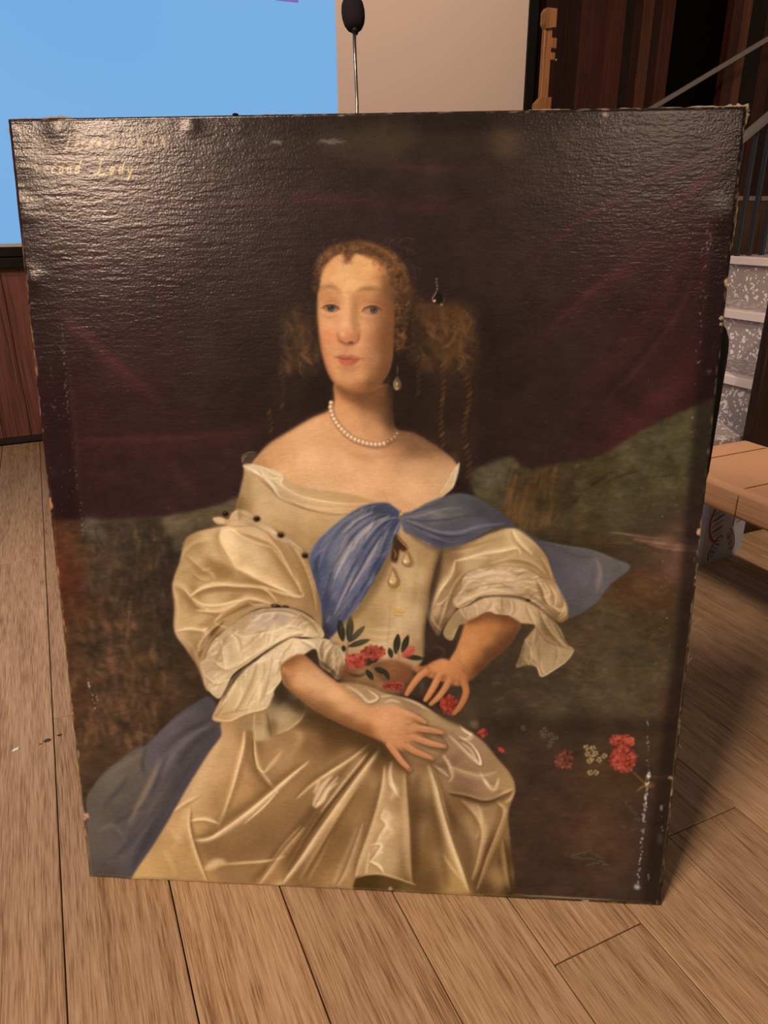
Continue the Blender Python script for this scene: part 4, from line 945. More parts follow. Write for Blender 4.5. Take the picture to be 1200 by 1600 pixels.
for g in (('380,728 396,738 412,748 424,760 436,776 456,788', 6, '8d7450', 5, 'f5ecd0', .65), ('402,728 418,736 430,742 443,745', 6, 'b5a078', 3, 'f2e8ca', .55), ('442,746 437,754 446,764 470,776 500,783 545,788 580,786', 7, 'cbb184', 3, 'f2e4be', .6), ('446,780 480,794 520,802 560,800', 5, '8a6e48', 6, 'dcc496', .5), ('404,730 410,742 420,750', 4, 'a8926a', 4, 'f2e8ca', .5), ('718,722 714,742 707,763 690,776', 4, 'f2e6c8', 2, '4a3a2a', .5)):
    G(*g[:5], a=g[5])
S('386,712 380,716 378,724', 1.4, 'b5a688', .6, .6)
# ---- left sleeve
sl = F('372,817 344,823 307,831 288,845 281,875 269,912 272,947 272,987 291,1016 309,1043 322,1078 335,1070 345,1000 389,958 424,949 461,951 488,965 503,984 501,931 488,888 475,861 443,839 411,822',
       '330,835,c2a97c 300,845,a98f64 290,870,b2986c 300,880,c3aa7d 330,870,c5ac80 350,840,dcc69a 380,835,c9b085 400,840,cbb38a 420,850,b59b70 440,870,ab9065 360,870,d2ba8e 380,890,d0b88c 400,880,c9b188 '
       '335,890,a58a5e 345,893,9b7f52 420,900,c3aa7f 450,920,bfa478 470,900,a28659 460,870,a88d61 485,920,a0855a 490,950,a3885f 290,900,b89e71 280,920,bda376 300,925,9e8356 320,915,bfa578 350,920,c2a87c 380,915,b2976a 410,915,9c8054 440,932,a98d60 '
       '285,960,bea579 300,950,a98e62 330,935,cdb487 370,935,a88c5e 400,945,b4996d 310,970,c5ac7f 340,960,b2976b 280,985,c5ad82 300,1000,b59b70 330,985,a88d62 320,1010,aa9067 305,1025,a58b62 320,1050,b09770', 1.3, 1, 11)
fold((('305,890 330,880 350,895 375,905 410,915 440,925 470,935', 13, '987c50', .55, 4), ('318,868 335,885 352,893 370,892', 14, '967a4f', .5, 4), ('295,908 310,898 330,888', 12, '977b50', .5, 3.5), ('285,895 310,885 325,888', 6, '8f744a', .4, 2),
      ('300,935 330,922 370,918 410,922 445,932', 9, '94784c', .6, 2.6), ('345,966 375,950 410,940', 5, '7a5f3a', .7, 1.4), ('272,915 285,930 300,944 312,955', 8, '937850', .5, 2.4), ('300,990 320,975 345,960', 8, '9a7e54', .5, 2.6), ('310,1030 318,1005 335,985 350,970', 6, '6b5232', .7, 1.6),
      ('412,822 425,845 440,862 455,890 465,915', 10, '9a7f54', .55, 3), ('475,866 486,895 496,930 500,965', 12, '8f744b', .6, 3.5), ('350,985 335,1000 320,1030', 5, '5c452a', .6, 1.4), ('275,880 278,860 290,845', 6, '7a6240', .5, 2.4), ('310,1000 300,1020 306,1035', 6, '86704c', .5, 2)), sl)
fold((('345,830 362,828 378,838 400,848 425,856 440,875 455,895 472,925', 3.6, 'ecd9ae', .75, 1.2), ('345,830 344,850 352,870 366,885 372,892', 3, 'e6d1a4', .65, 1.1), ('372,892 400,905 440,920 470,930', 3.4, 'e2cc9e', .55, 1.2), ('350,845 375,855 395,865', 16, 'dcc79c', .45, 6),
      ('296,933 312,920 335,912 360,915 385,916', 4, 'e3cd9e', .65, 1.3), ('300,935 318,945 345,945 365,940 388,937', 4, 'ead6a9', .75, 1.1), ('335,970 350,960 372,948 388,938', 4, 'e6d1a4', .75, 1.1), ('388,938 395,944 420,945', 2.4, 'dcc598', .6, .9), ('333,972 345,978 360,982', 3, 'dcc69a', .6, 1),
      ('275,987 295,983 316,985 325,980', 4, 'ecd9ae', .7, 1.2), ('270,914 288,922 298,934', 2.6, 'e2cc9e', .7, .9), ('316,985 318,995 308,1012', 4, 'dcc598', .6, 1.2), ('330,985 322,1000 310,1020', 4, 'dcc69a', .6, 1.2), ('300,848 320,840 335,842', 9, 'd3bc8f', .5, 3), ('405,915 440,928 470,932 475,925', 3, 'efdcb2', .6, .9),
      ('315,890 330,896 336,905', 4, 'd8c194', .5, 1.4), ('480,880 490,905 494,925', 2.4, 'c9b081', .5, 1), ('276,990 300,1010 312,1040', 3, 'd2bb90', .4, 1.4), ('370,832 390,842 398,856', 8, 'd8c298', .4, 3)), sl)
HI, LT, MD, SH, DK = 'f2dcae', 'dcc093', 'b8996a', '93744a', '6b5030'
for g in (('345,826 343,842 352,862 368,888', 14, SH, 26, 'e6cfa2', .6), ('368,888 385,896 400,904 430,918 461,933', 16, SH, 14, HI, .65), ('472,930 462,910 448,885 430,855 405,842 372,831', 10, LT, 14, SH, .6),
          ('269,913 283,918 296,932 307,946 328,956', 8, SH, 10, LT, .55), ('296,934 317,921 345,916 373,917 411,921 432,940', 10, SH, 7, HI, .65), ('305,955 341,957 362,949 387,937 424,944', 9, SH, 9, HI, .65),
          ('274,987 296,984 317,987 320,996 309,1018', 8, 'a5895c', 8, HI, .6), ('335,974 348,960 365,950 388,938', 6, SH, 6, LT, .55), ('290,868 304,880 318,892 330,890', 10, SH, 10, LT, .45), ('412,823 424,842 438,860 452,886 462,908', 9, LT, 9, SH, .5),
          ('281,876 290,862 304,850 330,842', 9, MD, 7, 'e0c89a', .4), ('270,914 276,950 274,986', 8, 'a88c60', 5, LT, .4), ('452,848 466,868 478,892 488,922 494,955', 9, SH, 8, LT, .5), ('310,1018 318,1000 332,984 348,972', 7, DK, 6, LT, .55), ('300,896 314,906 330,908', 6, SH, 6, LT, .4)):
    G(*g[:5], a=g[5], clip=sl)
S('430,846 424,838 418,828', 3, SH, .5, 1.2, sl); E(352, 890, 13, 5, '9c7a48', 5, .45, 20, sl); S('405,914 440,926 468,932', 2.4, 'f5e2b8', .6, 1, sl)
punch(sl, 1.25, 'c4aa7c')
# gown over the shoulder: rouched edge with dark jewels
F('332,810 345,808 356,812 362,802 372,796 384,798 395,806 402,815 412,818 426,824 438,836 450,838 466,848 474,862 466,860 452,850 440,846 428,842 416,830 402,822 388,818 370,822 350,820 338,818',
  '345,813,cdb58a 370,805,c5b08a 390,810,b8a07a 420,828,c6b28e 445,845,b7a282 465,855,a8926c', 1.1, .95, 7)
fold((('335,811 350,815 362,814', 2, 'ead8ae', .6, .8), ('366,800 378,800 390,808', 2, 'e2d2ac', .6, .8), ('372,806 384,806 394,812', 1.6, '8d7650', .6, .7), ('416,824 428,832 438,840', 2, 'e0cfa9', .6, .7), ('448,840 460,850 470,858', 2, 'd6c4a0', .6, .7), ('345,819 370,823 395,822 416,832 440,848', 2, '8a714b', .55, .9)), None)
E(355, 815, 6, 3.5, 'b98a4a', 1.4, .6, -10)
for x_, y_ in ((401, 811), (439, 836), (477, 868), (352, 803)):
    E(x_, y_, 6.5, 5, '5e4228', 1.2, .8); E(x_, y_, 4.6, 3.8, '15100e', .8, .95); E(x_ - 1.2, y_ - 1.4, 1.1, .9, 'a08a66', .5, .8)

E(432, 947, 9, 3, '1c1410', .9, .9, 8); E(446, 948, 6, 2.4, '241a13', .9, .85, 6); E(429, 946, 1.6, 1, 'c9b894', .5, .7); E(440, 947, 1.2, .8, 'bfae8a', .5, .6)
F('320,1030 312,1037 318,1060 323,1076 341,1092 352,1078 365,1053 389,1035 424,1011 451,997 472,995 503,997 505,985 488,967 461,952 424,950 389,958 352,984 330,1005',
  '345,1000,c3b08c 330,1030,bda985 325,1060,c7b48f 345,1070,d0bd97 360,1040,c9b68f 380,1010,d8c6a0 400,985,c9b89a 420,970,c0b095 440,965,b3a48c 460,970,c2b08e 480,985,d0bd95 430,990,d3c19b 400,1010,c7b38c 470,960,b09d7c 490,975,c4b28e 375,970,b5a07a', 1.1, 1, 9)
cp = mask('320,1030 312,1037 318,1060 323,1076 341,1092 352,1078 365,1053 389,1035 424,1011 451,997 472,995 503,997 505,985 488,967 461,952 424,950 389,958 352,984 330,1005', 1)
DAB(130, (315, 955, 500, 1085), 26, 3, -40, 'f0e4c0 98835f e6d8b2 a8946f', .6, .4, cp, .9, 62, .5)
for g in (('330,1030 350,1045 372,1040 400,1022 440,1000 470,988', 8, 'a08a62', 9, 'f0e2ba', .6), ('345,1003 352,1022 352,1046', 6, 'a8926a', 6, 'ece0ba', .5), ('358,986 372,1000 376,1020', 6, 'ece0ba', 6, 'a08a62', .5), ('320,1056 335,1068 350,1066', 5, 'a08a62', 5, 'eadcb4', .5), ('470,958 488,972 500,990', 8, '8d7750', 6, 'e0d0a8', .55), ('430,988 452,980 476,984', 6, 'b5a07a', 6, 'f0e4c0', .5), ('395,962 420,956 448,957 468,964', 5, 'e6d8b4', 5, '8a744e', .5)):
    G(*g[:5], a=g[5], clip=cp)
fold((('345,1000 350,1025 352,1048', 3, 'ece0be', .7, 1), ('350,1048 375,1045 400,1025 430,1005', 7, 'e2d2aa', .65, 2), ('355,990 345,1015 335,1035', 4, 'a08c68', .6, 1.4), ('358,985 380,995 410,990 440,985 470,985 478,992', 3, 'e6d6b0', .6, 1), ('430,1000 455,988 480,990', 4, 'ede0bb', .6, 1.2), ('325,1072 345,1060 360,1050', 4, 'e2d2ac', .6, 1.3), ('320,1050 335,1045 345,1050', 4, 'a8946e', .5, 1.4),
      ('385,962 405,955 430,955', 3, 'a08b66', .5, 1), ('470,960 490,972 500,985', 5, '9a8562', .6, 1.8), ('412,975 432,960 450,958', 8, 'a79a86', .4, 3)), cp)
punch(cp, 1.35, 'cbb890')
# its frill
fr = F('453,997 475,998 507,997 528,1008 541,1027 539,1046 528,1062 514,1050 500,1040 493,1014 472,1024 441,1038 440,1061 428,1080 431,1093 416,1107 384,1116 357,1128 332,1125 338,1105 352,1080 368,1055 400,1032 424,1014',
  '440,1015,d6c7a2 400,1045,d0bf98 380,1070,cdbb93 410,1075,d8c8a2 420,1060,cfbf99 360,1095,c9b68d 345,1118,c0a87c 385,1105,d0bd94 430,1030,d9caa6 480,1008,cfbf9b 510,1010,c5b491 530,1030,bba985 520,1050,8d7a5a 500,1030,9a8663 470,1012,dccdaa 420,1095,cdbb95', 1, 1, 9)
DAB(100, (340, 1000, 540, 1120), 26, 3, 110, 'f0e4c2 a08a64 e8dab4', .55, .3, fr, .9, 63, .4)
for g in (('400,1036 392,1062 378,1092 366,1112', 7, 'e8dab2', 9, 'a58e66', .55), ('424,1024 420,1050 410,1080 404,1100', 8, 'e8dab4', 8, 'ab956e', .55), ('446,1012 438,1030 432,1056', 6, 'e8dcba', 6, 'b29c76', .5), ('505,1000 500,1018 506,1036', 7, 'f0e4c4', 7, '8d7854', .6), ('522,1006 512,1020 508,1040', 6, 'e2d4ae', 6, '8d7854', .55), ('470,1000 484,1008 492,1014', 5, 'ac966e', 5, 'f0e6c6', .5), ('370,1060 356,1085 342,1110', 6, 'b09a72', 7, 'ecdeb8', .5)):
    G(*g[:5], a=g[5], clip=fr)
fold((('453,996 430,1008 405,1025 380,1045 360,1070 345,1095', 5, '4f3c26', .75, 1.4), ('470,998 488,1005 494,1014', 2.4, 'ece0bd', .7, .8), ('494,1014 472,1025 442,1038', 1.8, 'f0e4c4', .8, .6), ('440,1040 439,1060 429,1080 431,1092 416,1106 384,1116 357,1126 334,1123', 2.4, 'ecdcb4', .8, .7), ('395,1040 388,1070 375,1100', 5, 'b29c74', .5, 1.8), ('420,1030 415,1055 408,1085', 4, 'b59f78', .5, 1.6), ('355,1095 340,1115 336,1120', 3, 'a58c62', .6, 1.2),
      ('505,1000 500,1020 508,1035', 4, '9a8663', .6, 1.4), ('520,1006 508,1020 505,1036', 3, 'e0d2ae', .6, .9), ('530,1012 538,1030 534,1050', 2, 'e4d6b2', .6, .7), ('500,1032 515,1045 528,1060', 5, '6b573c', .7, 1.6), ('345,1118 365,1112 390,1108', 3, 'a88f66', .5, 1)), fr)
punch(fr, 1.35, 'cdbb94')
F('430,1082 436,1072 452,1080 478,1098 476,1118 455,1138 428,1148 424,1155 398,1157 394,1142 376,1142 372,1130 390,1118 414,1110', '440,1085,3d2f1f 455,1095,6b5940 465,1115,a3906c 440,1125,b8a57f 455,1105,ab9974 410,1125,a38c64 405,1145,bba680 425,1135,7d6846 385,1132,9c855c 440,1140,b5a27c', 1.2, 1, 8)
fold((('478,1100 472,1120 452,1138 430,1147', 1.8, 'd8c8a2', .7, .6), ('417,1112 420,1130 424,1152', 4, '6b5538', .65, 1.2), ('398,1114 397,1135 400,1155', 3, 'd2bf98', .6, 1), ('410,1116 412,1135 412,1152', 6, 'c7b28a', .5, 2), ('440,1100 455,1100 470,1104', 5, 'c5b48e', .5, 2), ('436,1072 446,1090 455,1096', 6, '2e2317', .6, 2)), None)

# ---- right arm, sleeve of the far side
F('664,975 676,985 690,990 712,1000 712,1030 690,1045 664,1040', '670,1000,3d2b22 695,1015,362720 680,1030,31231b', 2.5, .9)
S('672,1015 685,1010 694,1020 686,1030', 3, '5c4334', .6, 1.2)
sr = F('684,858 727,848 770,831 800,824 827,838 852,865 864,895 870,914 845,902 820,889 775,886 737,892 722,905 722,921 708,936 714,948 694,980 684,994 668,968 665,945 675,918 680,885',
       '700,865,8d7450 740,860,b29a70 780,845,b89f74 800,835,cbb48a 820,850,c0a87f 840,875,a88f65 855,895,9c8259 700,890,a1875f 740,880,bda67d 780,870,c3ab83 810,870,b39a71 760,885,a98f67 690,920,b59d75 710,910,a58c64 680,950,b7a079 700,945,93795a 690,975,7a6345 830,890,ab9268', 1.2, 1, 10)
fold((('690,865 685,900 672,940', 10, '6b5334', .6, 3), ('735,870 765,866 785,862 805,858', 4, 'e3cfa3', .75, 1.2), ('712,875 706,900 690,920 680,945', 4, 'e8d5aa', .75, 1.2), ('710,877 735,873 760,873', 3, 'e0cba0', .6, 1), ('800,830 806,845 812,850', 4, 'ecdab0', .7, 1.2), ('790,850 805,850 806,862 795,870', 6, 'd8c399', .6, 2), ('720,890 705,915 695,940 685,970', 5, '7d6444', .6, 1.6), ('825,850 845,872 855,895', 8, 'a3895f', .5, 3), ('760,880 790,872 830,880 850,892', 5, '8a7049', .5, 1.8), ('730,855 760,850 790,838', 5, '98805a', .4, 2), ('678,945 690,942 700,930', 3, 'e0ca9f', .6, 1), ('670,955 680,975 690,985', 3, 'c9b188', .5, 1.2), ('700,935 692,960 684,985', 4, 'd0b98f', .45, 1.4)), sr)
for g in (('730,872 756,866 784,862 808,858 812,868', 9, 'a58a60', 7, 'f0dcb0', .65), ('712,874 708,894 696,914 684,932 676,952', 9, 'e6d0a4', 9, '8d7450', .6), ('712,876 735,873 765,872', 6, 'b59a70', 5, 'ecd8ac', .55), ('800,828 806,842 816,854 832,868', 8, '97794e', 7, 'f0dcb2', .6), ('724,898 710,916 702,936 692,966', 8, 'c9b084', 8, '7a6040', .55), ('765,882 800,874 830,880 852,896', 7, '8a6e48', 7, 'd8be92', .5), ('700,862 735,856 772,844', 7, 'c9b084', 5, '8d7450', .4), ('845,872 856,890 862,905', 6, '8a6e48', 6, 'c9ae80', .5)):
    G(*g[:5], a=g[5], clip=sr)
punch(sr, 1.28, 'b39a70')
c2 = F('737,891 775,885 820,888 845,902 870,912 885,930 896,946 892,962 877,973 865,967 840,946 815,933 782,930 750,933 730,946 714,950 707,937 720,921 722,905',
  '740,905,b8a282 770,900,c4ae8a 800,905,bfa986 730,930,b7a07c 760,920,cbb592 790,920,bda684 830,915,b49c77 850,920,a38a66 865,935,b59d78 885,950,a1885f 875,965,8a7250 845,935,b7a07c', 1.1, 1, 9)
DAB(110, (715, 888, 850, 945), 30, 2.6, -5, 'e6d4ae 8a7450 d8c49c', .55, .2, c2, .9, 64, .4)
for g in (('718,930 735,910 765,898 800,898', 6, 'ab9570', 6, 'e2d0aa', .5), ('714,947 735,936 765,924 800,928', 6, '8d7654', 8, 'e0cca4', .55), ('838,906 848,922 852,938 862,950', 7, '7d6644', 7, 'dcc69c', .6), ('856,912 866,930 866,948', 6, '8a7250', 6, 'e0caa0', .55), ('874,920 884,938 882,958 872,968', 7, '7a6240', 6, 'd8c298', .55), ('862,948 874,954 888,948', 5, '86704c', 5, 'dcc69c', .5)):
    G(*g[:5], a=g[5], clip=c2)
fold((('725,915 740,900 770,893 800,893', 3, 'd8c7a2', .6, 1), ('712,945 735,935 760,925 790,928', 5, 'd6c39c', .6, 1.6), ('850,910 858,925 856,940', 4, 'd6bf96', .6, 1.2), ('868,915 882,935 880,955 872,965', 4, 'dac49b', .6, 1.2), ('840,912 846,930 855,945', 4, '86704c', .55, 1.4), ('862,945 875,955 888,950', 4, 'd2bb90', .6, 1.2), ('722,922 712,938 716,948', 2.4, 'cdb992', .6, .9), ('890,940 893,955 884,968', 3, '7d6542', .6, 1.2), ('820,925 845,942 865,962', 4, '7a6444', .5, 1.4)), c2)
punch(c2, 1.35, 'b8a27e')
f2 = F('755,934 785,931 817,936 842,949 866,970 877,986 885,1005 897,1016 887,1032 870,1045 846,1058 837,1042 822,1040 806,1043 812,1025 820,1000 836,978 812,973 795,962 775,960 762,956 744,966 727,975 717,978 706,1001 692,988 712,955 732,946',
  '740,955,bba682 770,945,c4ae89 800,950,c2ac87 830,960,b39d78 860,985,8d7854 850,1000,a18c68 870,1015,a8946e 850,1040,a99672 825,1025,9a8662 815,1035,8a7656 790,945,a8926e 720,970,9c8762 702,988,a08b66 875,1030,a69470', 1, 1, 9)
DAB(80, (720, 935, 890, 1050), 24, 2.6, 65, 'd8c69e 756040 c9b68e', .5, .3, f2, .9, 65, .4)
for g in (('770,938 766,950 756,958', 6, '948060', 6, 'dccaa2', .5), ('800,938 802,952 798,962', 6, 'd8c49c', 6, '8a7452', .5), ('822,946 828,960 836,976', 6, '8a7452', 6, 'd2be96', .5), ('842,952 852,975 866,995 882,1010', 9, '6f5b3c', 8, 'b8a47c', .6), ('838,985 836,1010 842,1040', 8, 'b5a27c', 8, '7a664a', .5), ('868,1005 872,1022 866,1044', 6, '8d7a58', 6, 'bda984', .5)):
    G(*g[:5], a=g[5], clip=f2)
fold((('730,948 755,934 785,931 815,936 842,950 866,972', 3.4, '6b553a', .7, 1), ('727,975 745,965 762,956 778,961 795,962 812,973 836,979', 2, 'e3d2ac', .8, .7), ('836,979 848,995 860,1005 896,1016', 2, '6a5639', .5, 1), ('896,1016 886,1032 868,1045 846,1057 838,1042 808,1043', 1.6, 'd3c29c', .8, .6), ('795,940 798,955', 4, '8d7757', .5, 1.4), ('775,940 770,955', 4, 'd6c39d', .5, 1.4), ('840,1000 838,1020 845,1045', 4, 'c0ad88', .45, 1.6), ('820,1000 815,1020 812,1040', 5, '6f5b40', .5, 1.6), ('865,975 880,1000 890,1012', 3, '6b5639', .6, 1.2), ('706,1000 712,985 722,976', 2, 'c9b690', .6, .7)), f2)
punch(f2, 1.3, 'a8946e')
E(825, 938, 4, 1.8, '1f1712', .8, .85, 12)

# ---- blue scarf over the breast
bs = F('600,785 614,790 627,804 622,832 604,872 581,913 559,949 532,980 513,997 505,971 500,935 487,892 484,866 500,841 536,809 568,790',
       '590,795,47536f 560,800,5a6787 540,815,667596 520,835,6577a0 500,860,5c72a3 495,885,4c6396 510,900,5a70a1 530,870,7383a6 550,850,6e7fa4 575,830,7483a2 600,830,5f719a 610,815,495c8b 590,860,5d6f98 570,890,6578a3 545,900,7384a6 530,930,6677a0 510,940,465c90 520,965,4f5d80 540,960,5b6b93 560,930,5c71a4 505,985,39425a 585,880,4b6094', 1.2, 1, 9)
fold((('622,808 600,818 580,840 560,870 540,910 520,960', 4, '33446f', .7, 1.4), ('615,806 585,812 555,832 530,862 515,900', 4, '3a4c78', .6, 1.4), ('622,815 606,845 588,880 565,920 540,955', 4, '36486f', .6, 1.5), ('600,790 570,800 540,820 515,850 500,880', 4, '44547c', .5, 1.5), ('598,800 570,815 545,842 525,880 510,925', 6, '8a98b4', .55, 1.8), ('612,822 596,850 580,878 560,905', 6, '8b98b2', .5, 1.8), ('580,800 550,818 522,850', 5, '8795b5', .45, 1.8), ('560,880 540,920 522,955', 5, '8a99b8', .45, 1.8), ('550,855 530,890 515,925', 4, '93a0ba', .4, 1.4), ('488,890 498,930 505,970 512,994', 4, '2a3553', .6, 1.5), ('608,862 585,905 560,945', 3, '2f4272', .6, 1.2), ('520,840 505,865 497,890', 4, '8292b5', .5, 1.4), ('575,905 550,945 530,975', 4, '33487e', .6, 1.4)), bs)
fold((('610,806 585,818 560,840 540,868 522,905', 7, 'c2b4a8', .5, 1.2), ('596,838 580,866 560,898 545,925', 7, 'bdb0a6', .5, 1.2), ('545,842 530,868 520,895', 5, 'cbb898', .5, 1), ('585,800 560,812 535,832', 5, 'b5aaa4', .45, 1.2), ('550,905 535,935 522,960', 5, 'b0a6a2', .45, 1.2),
      ('603,826 580,858 556,900 532,945', 4, '3c4462', .7, .9), ('570,818 540,852 518,895 508,930', 4, '434a66', .65, .9), ('500,862 494,885 500,915', 5, '3e4458', .6, 1.4), ('560,948 580,912 600,872', 4, '3a4468', .6, 1), ('520,900 512,930 510,960', 6, '4a4a56', .5, 1.6)), bs)
DAB(170, (490, 795, 620, 980), 22, 2.4, 122, 'c2b5aa 3a4058 a8a0a0 454c6c 9a94a0', .32, .14, bs, .9, 66)
b2 = F('627,805 645,798 667,786 690,777 712,771 734,773 755,784 775,796 804,822 785,823 766,828 721,850 686,857 668,848 653,841 640,834 630,828',
       '640,810,5a6885 660,800,555f75 690,790,4b5463 720,785,434b58 750,795,3a424f 780,812,363f54 660,825,4a5a7e 690,830,45536f 720,825,46536c 750,820,4a5b82 690,850,3a4a70 730,840,3d4e78 680,808,666c72 710,800,565a5d', 1.2, 1, 9)
fold((('628,808 650,818 680,830 715,832 750,822 790,818', 5, '6b7ba2', .6, 1.6), ('632,815 655,830 685,845 720,846', 4, '2c3757', .65, 1.4), ('640,808 670,800 705,806', 6, '787f88', .4, 2.4), ('630,806 660,795 700,785', 3, '38425c', .5, 1.2), ('720,780 745,795 765,812', 8, '333a45', .5, 3), ('650,838 690,855 722,848 766,828', 3, '5468a0', .6, 1.1), ('640,820 665,836 690,842', 3, '6c7ca3', .5, 1.1), ('712,772 734,774 756,786 775,797', 2, '58626e', .5, .8)), b2)
b3 = F('800,822 820,833 840,843 882,852 927,860 960,873 985,886 955,911 940,930 927,945 892,965 886,945 871,915 864,893 855,868 835,845', '830,840,343d55 870,865,3e4758 900,870,46505f 940,880,4f5962 970,886,4b555c 880,900,424f6c 910,900,4d5a74 940,910,525d70 900,930,3e485a 925,930,454f60 890,955,313947 865,880,36415c', 1.2, 1, 9)
fold((('845,846 880,860 910,872 932,868', 6, '2e3746', .6, 2), ('932,872 938,895 932,925', 4, '7a8590', .5, 1.4), ('840,844 882,853 927,861 984,886', 1.8, '77828c', .6, .7), ('984,887 956,911 928,945 895,964', 1.6, '6b7680', .5, .7), ('925,880 926,905 915,930', 6, '39445a', .5, 2.4), ('885,870 890,900 898,930', 7, '52617f', .4, 3), ('945,885 955,900', 6, '656f78', .35, 2.4)), b3)
DAB(60, (840, 850, 970, 950), 26, 1.8, 70, '6a7688 343c4e 596478', .25, .5, b3, .8, 67)
punch(bs, 1.15, '74778a'); put(b3, hx('7d6450'), .38); put(b2, hx('6e5a4a'), .28)
S('932,872 938,895 932,925', 5, '9a8672', .5, 2, b3); S('640,808 670,802 700,806', 6, '8d8078', .4, 2.4, b2); S('628,808 650,818 680,830 715,832 750,822 790,818', 3.4, '8a8284', .6, 1.4, b2)
# clasp and jewels
S('627,796 624,806 627,814', 3.4, '8a6a35', .9, .7); E(626, 803, 1.4, 1.6, 'f0dca0', .5, .9)
F('618,834 628,846 638,856 632,862 626,858 620,880 612,872 616,852', '5e4226', 1.2, .85)
fold((('620,836 632,850 638,857', 2, 'b5813f', .8, .6), ('616,860 620,870', 2, 'd2aa6a', .7, .6)), None)
for p_, hl in (('636,858 639,868 642,876 638,882 631,882 628,876 633,866', (633, 877)), ('614,884 618,896 622,906 618,914 611,915 606,908 611,896', (611, 908))):
    F(p_, '8d7350', .9, .95); F((P(p_) - P(p_).mean(0)) * .72 + P(p_).mean(0) - [.6, .4], 'bda57e', .8, .9); E(hl[0], hl[1], 1.5, 2, 'f0e0bd', .5, .9)
E(618, 872, 3, 3, '2a1d14', .8, .8); E(636, 853, 2.4, 2, 'caa663', .6, .8); E(614, 882, 2.2, 2, 'cdae78', .6, .8)
S('636,885 646,884 650,876', 2.4, '8d7552', .45, 1)
for y_ in (916, 918, 952, 955):
    pass
for x_, y_ in ((612, 918), (618, 918), (624, 919), (617, 955), (623, 955), (628, 956)):
    E(x_, y_, 3, 3.4, 'b59038', .7, .75); E(x_ - .6, y_ - 1, 1, 1.2, 'e6d08a', .5, .8)
S('608,923 626,924', 2, '8a7048', .6, .7); S('613,961 631,962', 2, '8a7048', .6, .7)

# ---- flowers at the waist
F('532,1040 560,1032 585,1030 620,1035 645,1042 650,1075 630,1086 600,1082 570,1070 535,1064', '545,1050,6e4a30 590,1045,7d5638 620,1050,7a4e30 600,1070,9a7c52 640,1065,54402e 570,1060,94774e', 3, .9)
F('582,1042 600,1032 622,1032 640,1046 642,1062 625,1068 600,1066', '610,1045,8d5c3a 630,1055,7a4a2e 595,1055,5e4530', 2, .9)
def leaf(x0, y0, x1, y1, w, c='23231a'):
    mx, my = (x0 + x1) / 2, (y0 + y1) / 2
    S([(x0, y0), (mx, my), (x1, y1)], w, c, .95, .6, None, (.1, .05)); S([(x0, y0), (mx, my), (x1, y1)], .9, '5c5a40', .6, .4)
for q in ((536, 1002, 530, 968, 12), (545, 1003, 548, 962, 12), (546, 1003, 570, 978, 9), (544, 1010, 578, 999, 9), (538, 1018, 536, 1008, 7), (618, 1022, 622, 990, 11), (628, 1020, 638, 992, 10), (632, 1026, 662, 1029, 8), (612, 1028, 608, 1012, 8), (574, 1040, 583, 1022, 10), (580, 1036, 592, 1024, 8), (585, 1044, 606, 1052, 9), (572, 1046, 583, 1062, 9), (600, 1046, 608, 1062, 7)):
    leaf(*q)
S('540,1030 543,1012 545,1000', 1.6, '6b4a2c', .8, .6); S('624,1032 622,1022 618,1012', 1.6, '8a5c38', .8, .6)
def carnation(x, y, rx, ry, n, seed, base='933a2e', lite='be6250', dark='64241c'):
    r = np.random.RandomState(seed)
    E(x, y, rx * .9, ry * .9, base, 1.5, .95)
    for i in range(n):
        t = r.uniform(0, 6.28); k = math.sqrt(r.uniform(0, 1))
        px, py = x + rx * k * math.cos(t), y + ry * k * math.sin(t)
        E(px, py, r.uniform(1.5, 3.4), r.uniform(1.2, 2.4), (lite, base, dark, 'ab4a3c')[r.randint(4)], .6, .7, r.uniform(0, 180))
carnation(557, 1033, 17, 13, 90, 1); carnation(583, 1020, 20, 11, 90, 2)
S('543,1052 560,1056 575,1050', 4, '3a1712', .7, 1.4)
carnation(614, 1072, 18, 7, 50, 3); S('600,1072 615,1070 632,1070', 2, '3a1410', .7, .7)
F('628,1022 636,1012 646,1010 648,1018 640,1026 630,1028', 'b04a42', 1.4, .9); S('632,1020 640,1014 646,1012', 2, 'd87a68', .6, .8)
carnation(701, 1103, 14, 17, 60, 4, '8d3026', 'b85244'); carnation(754, 1145, 8, 6, 22, 5, '8d2a24', 'bb5346'); E(783, 1172, 6, 3.4, 'b5443b', 1, .9, 35); S('772,1165 778,1169', 1.2, '5a4a30', .7, .5)
F('655,1042 668,1048 672,1070 664,1090 650,1090 640,1086 646,1066', '3a3026', 2.5, .8); S('652,1058 660,1072 656,1086', 5, '6b6350', .5, 2)
F('668,1095 690,1110 720,1125 742,1132 745,1142 728,1138 690,1122', '4a3a2a', 2.5, .8)
F('716,1085 735,1095 742,1115 748,1130 730,1125', '4b3c2c', 3, .8); F('733,1130 744,1126 748,1134 740,1138', '6b6048', 1.4, .7)

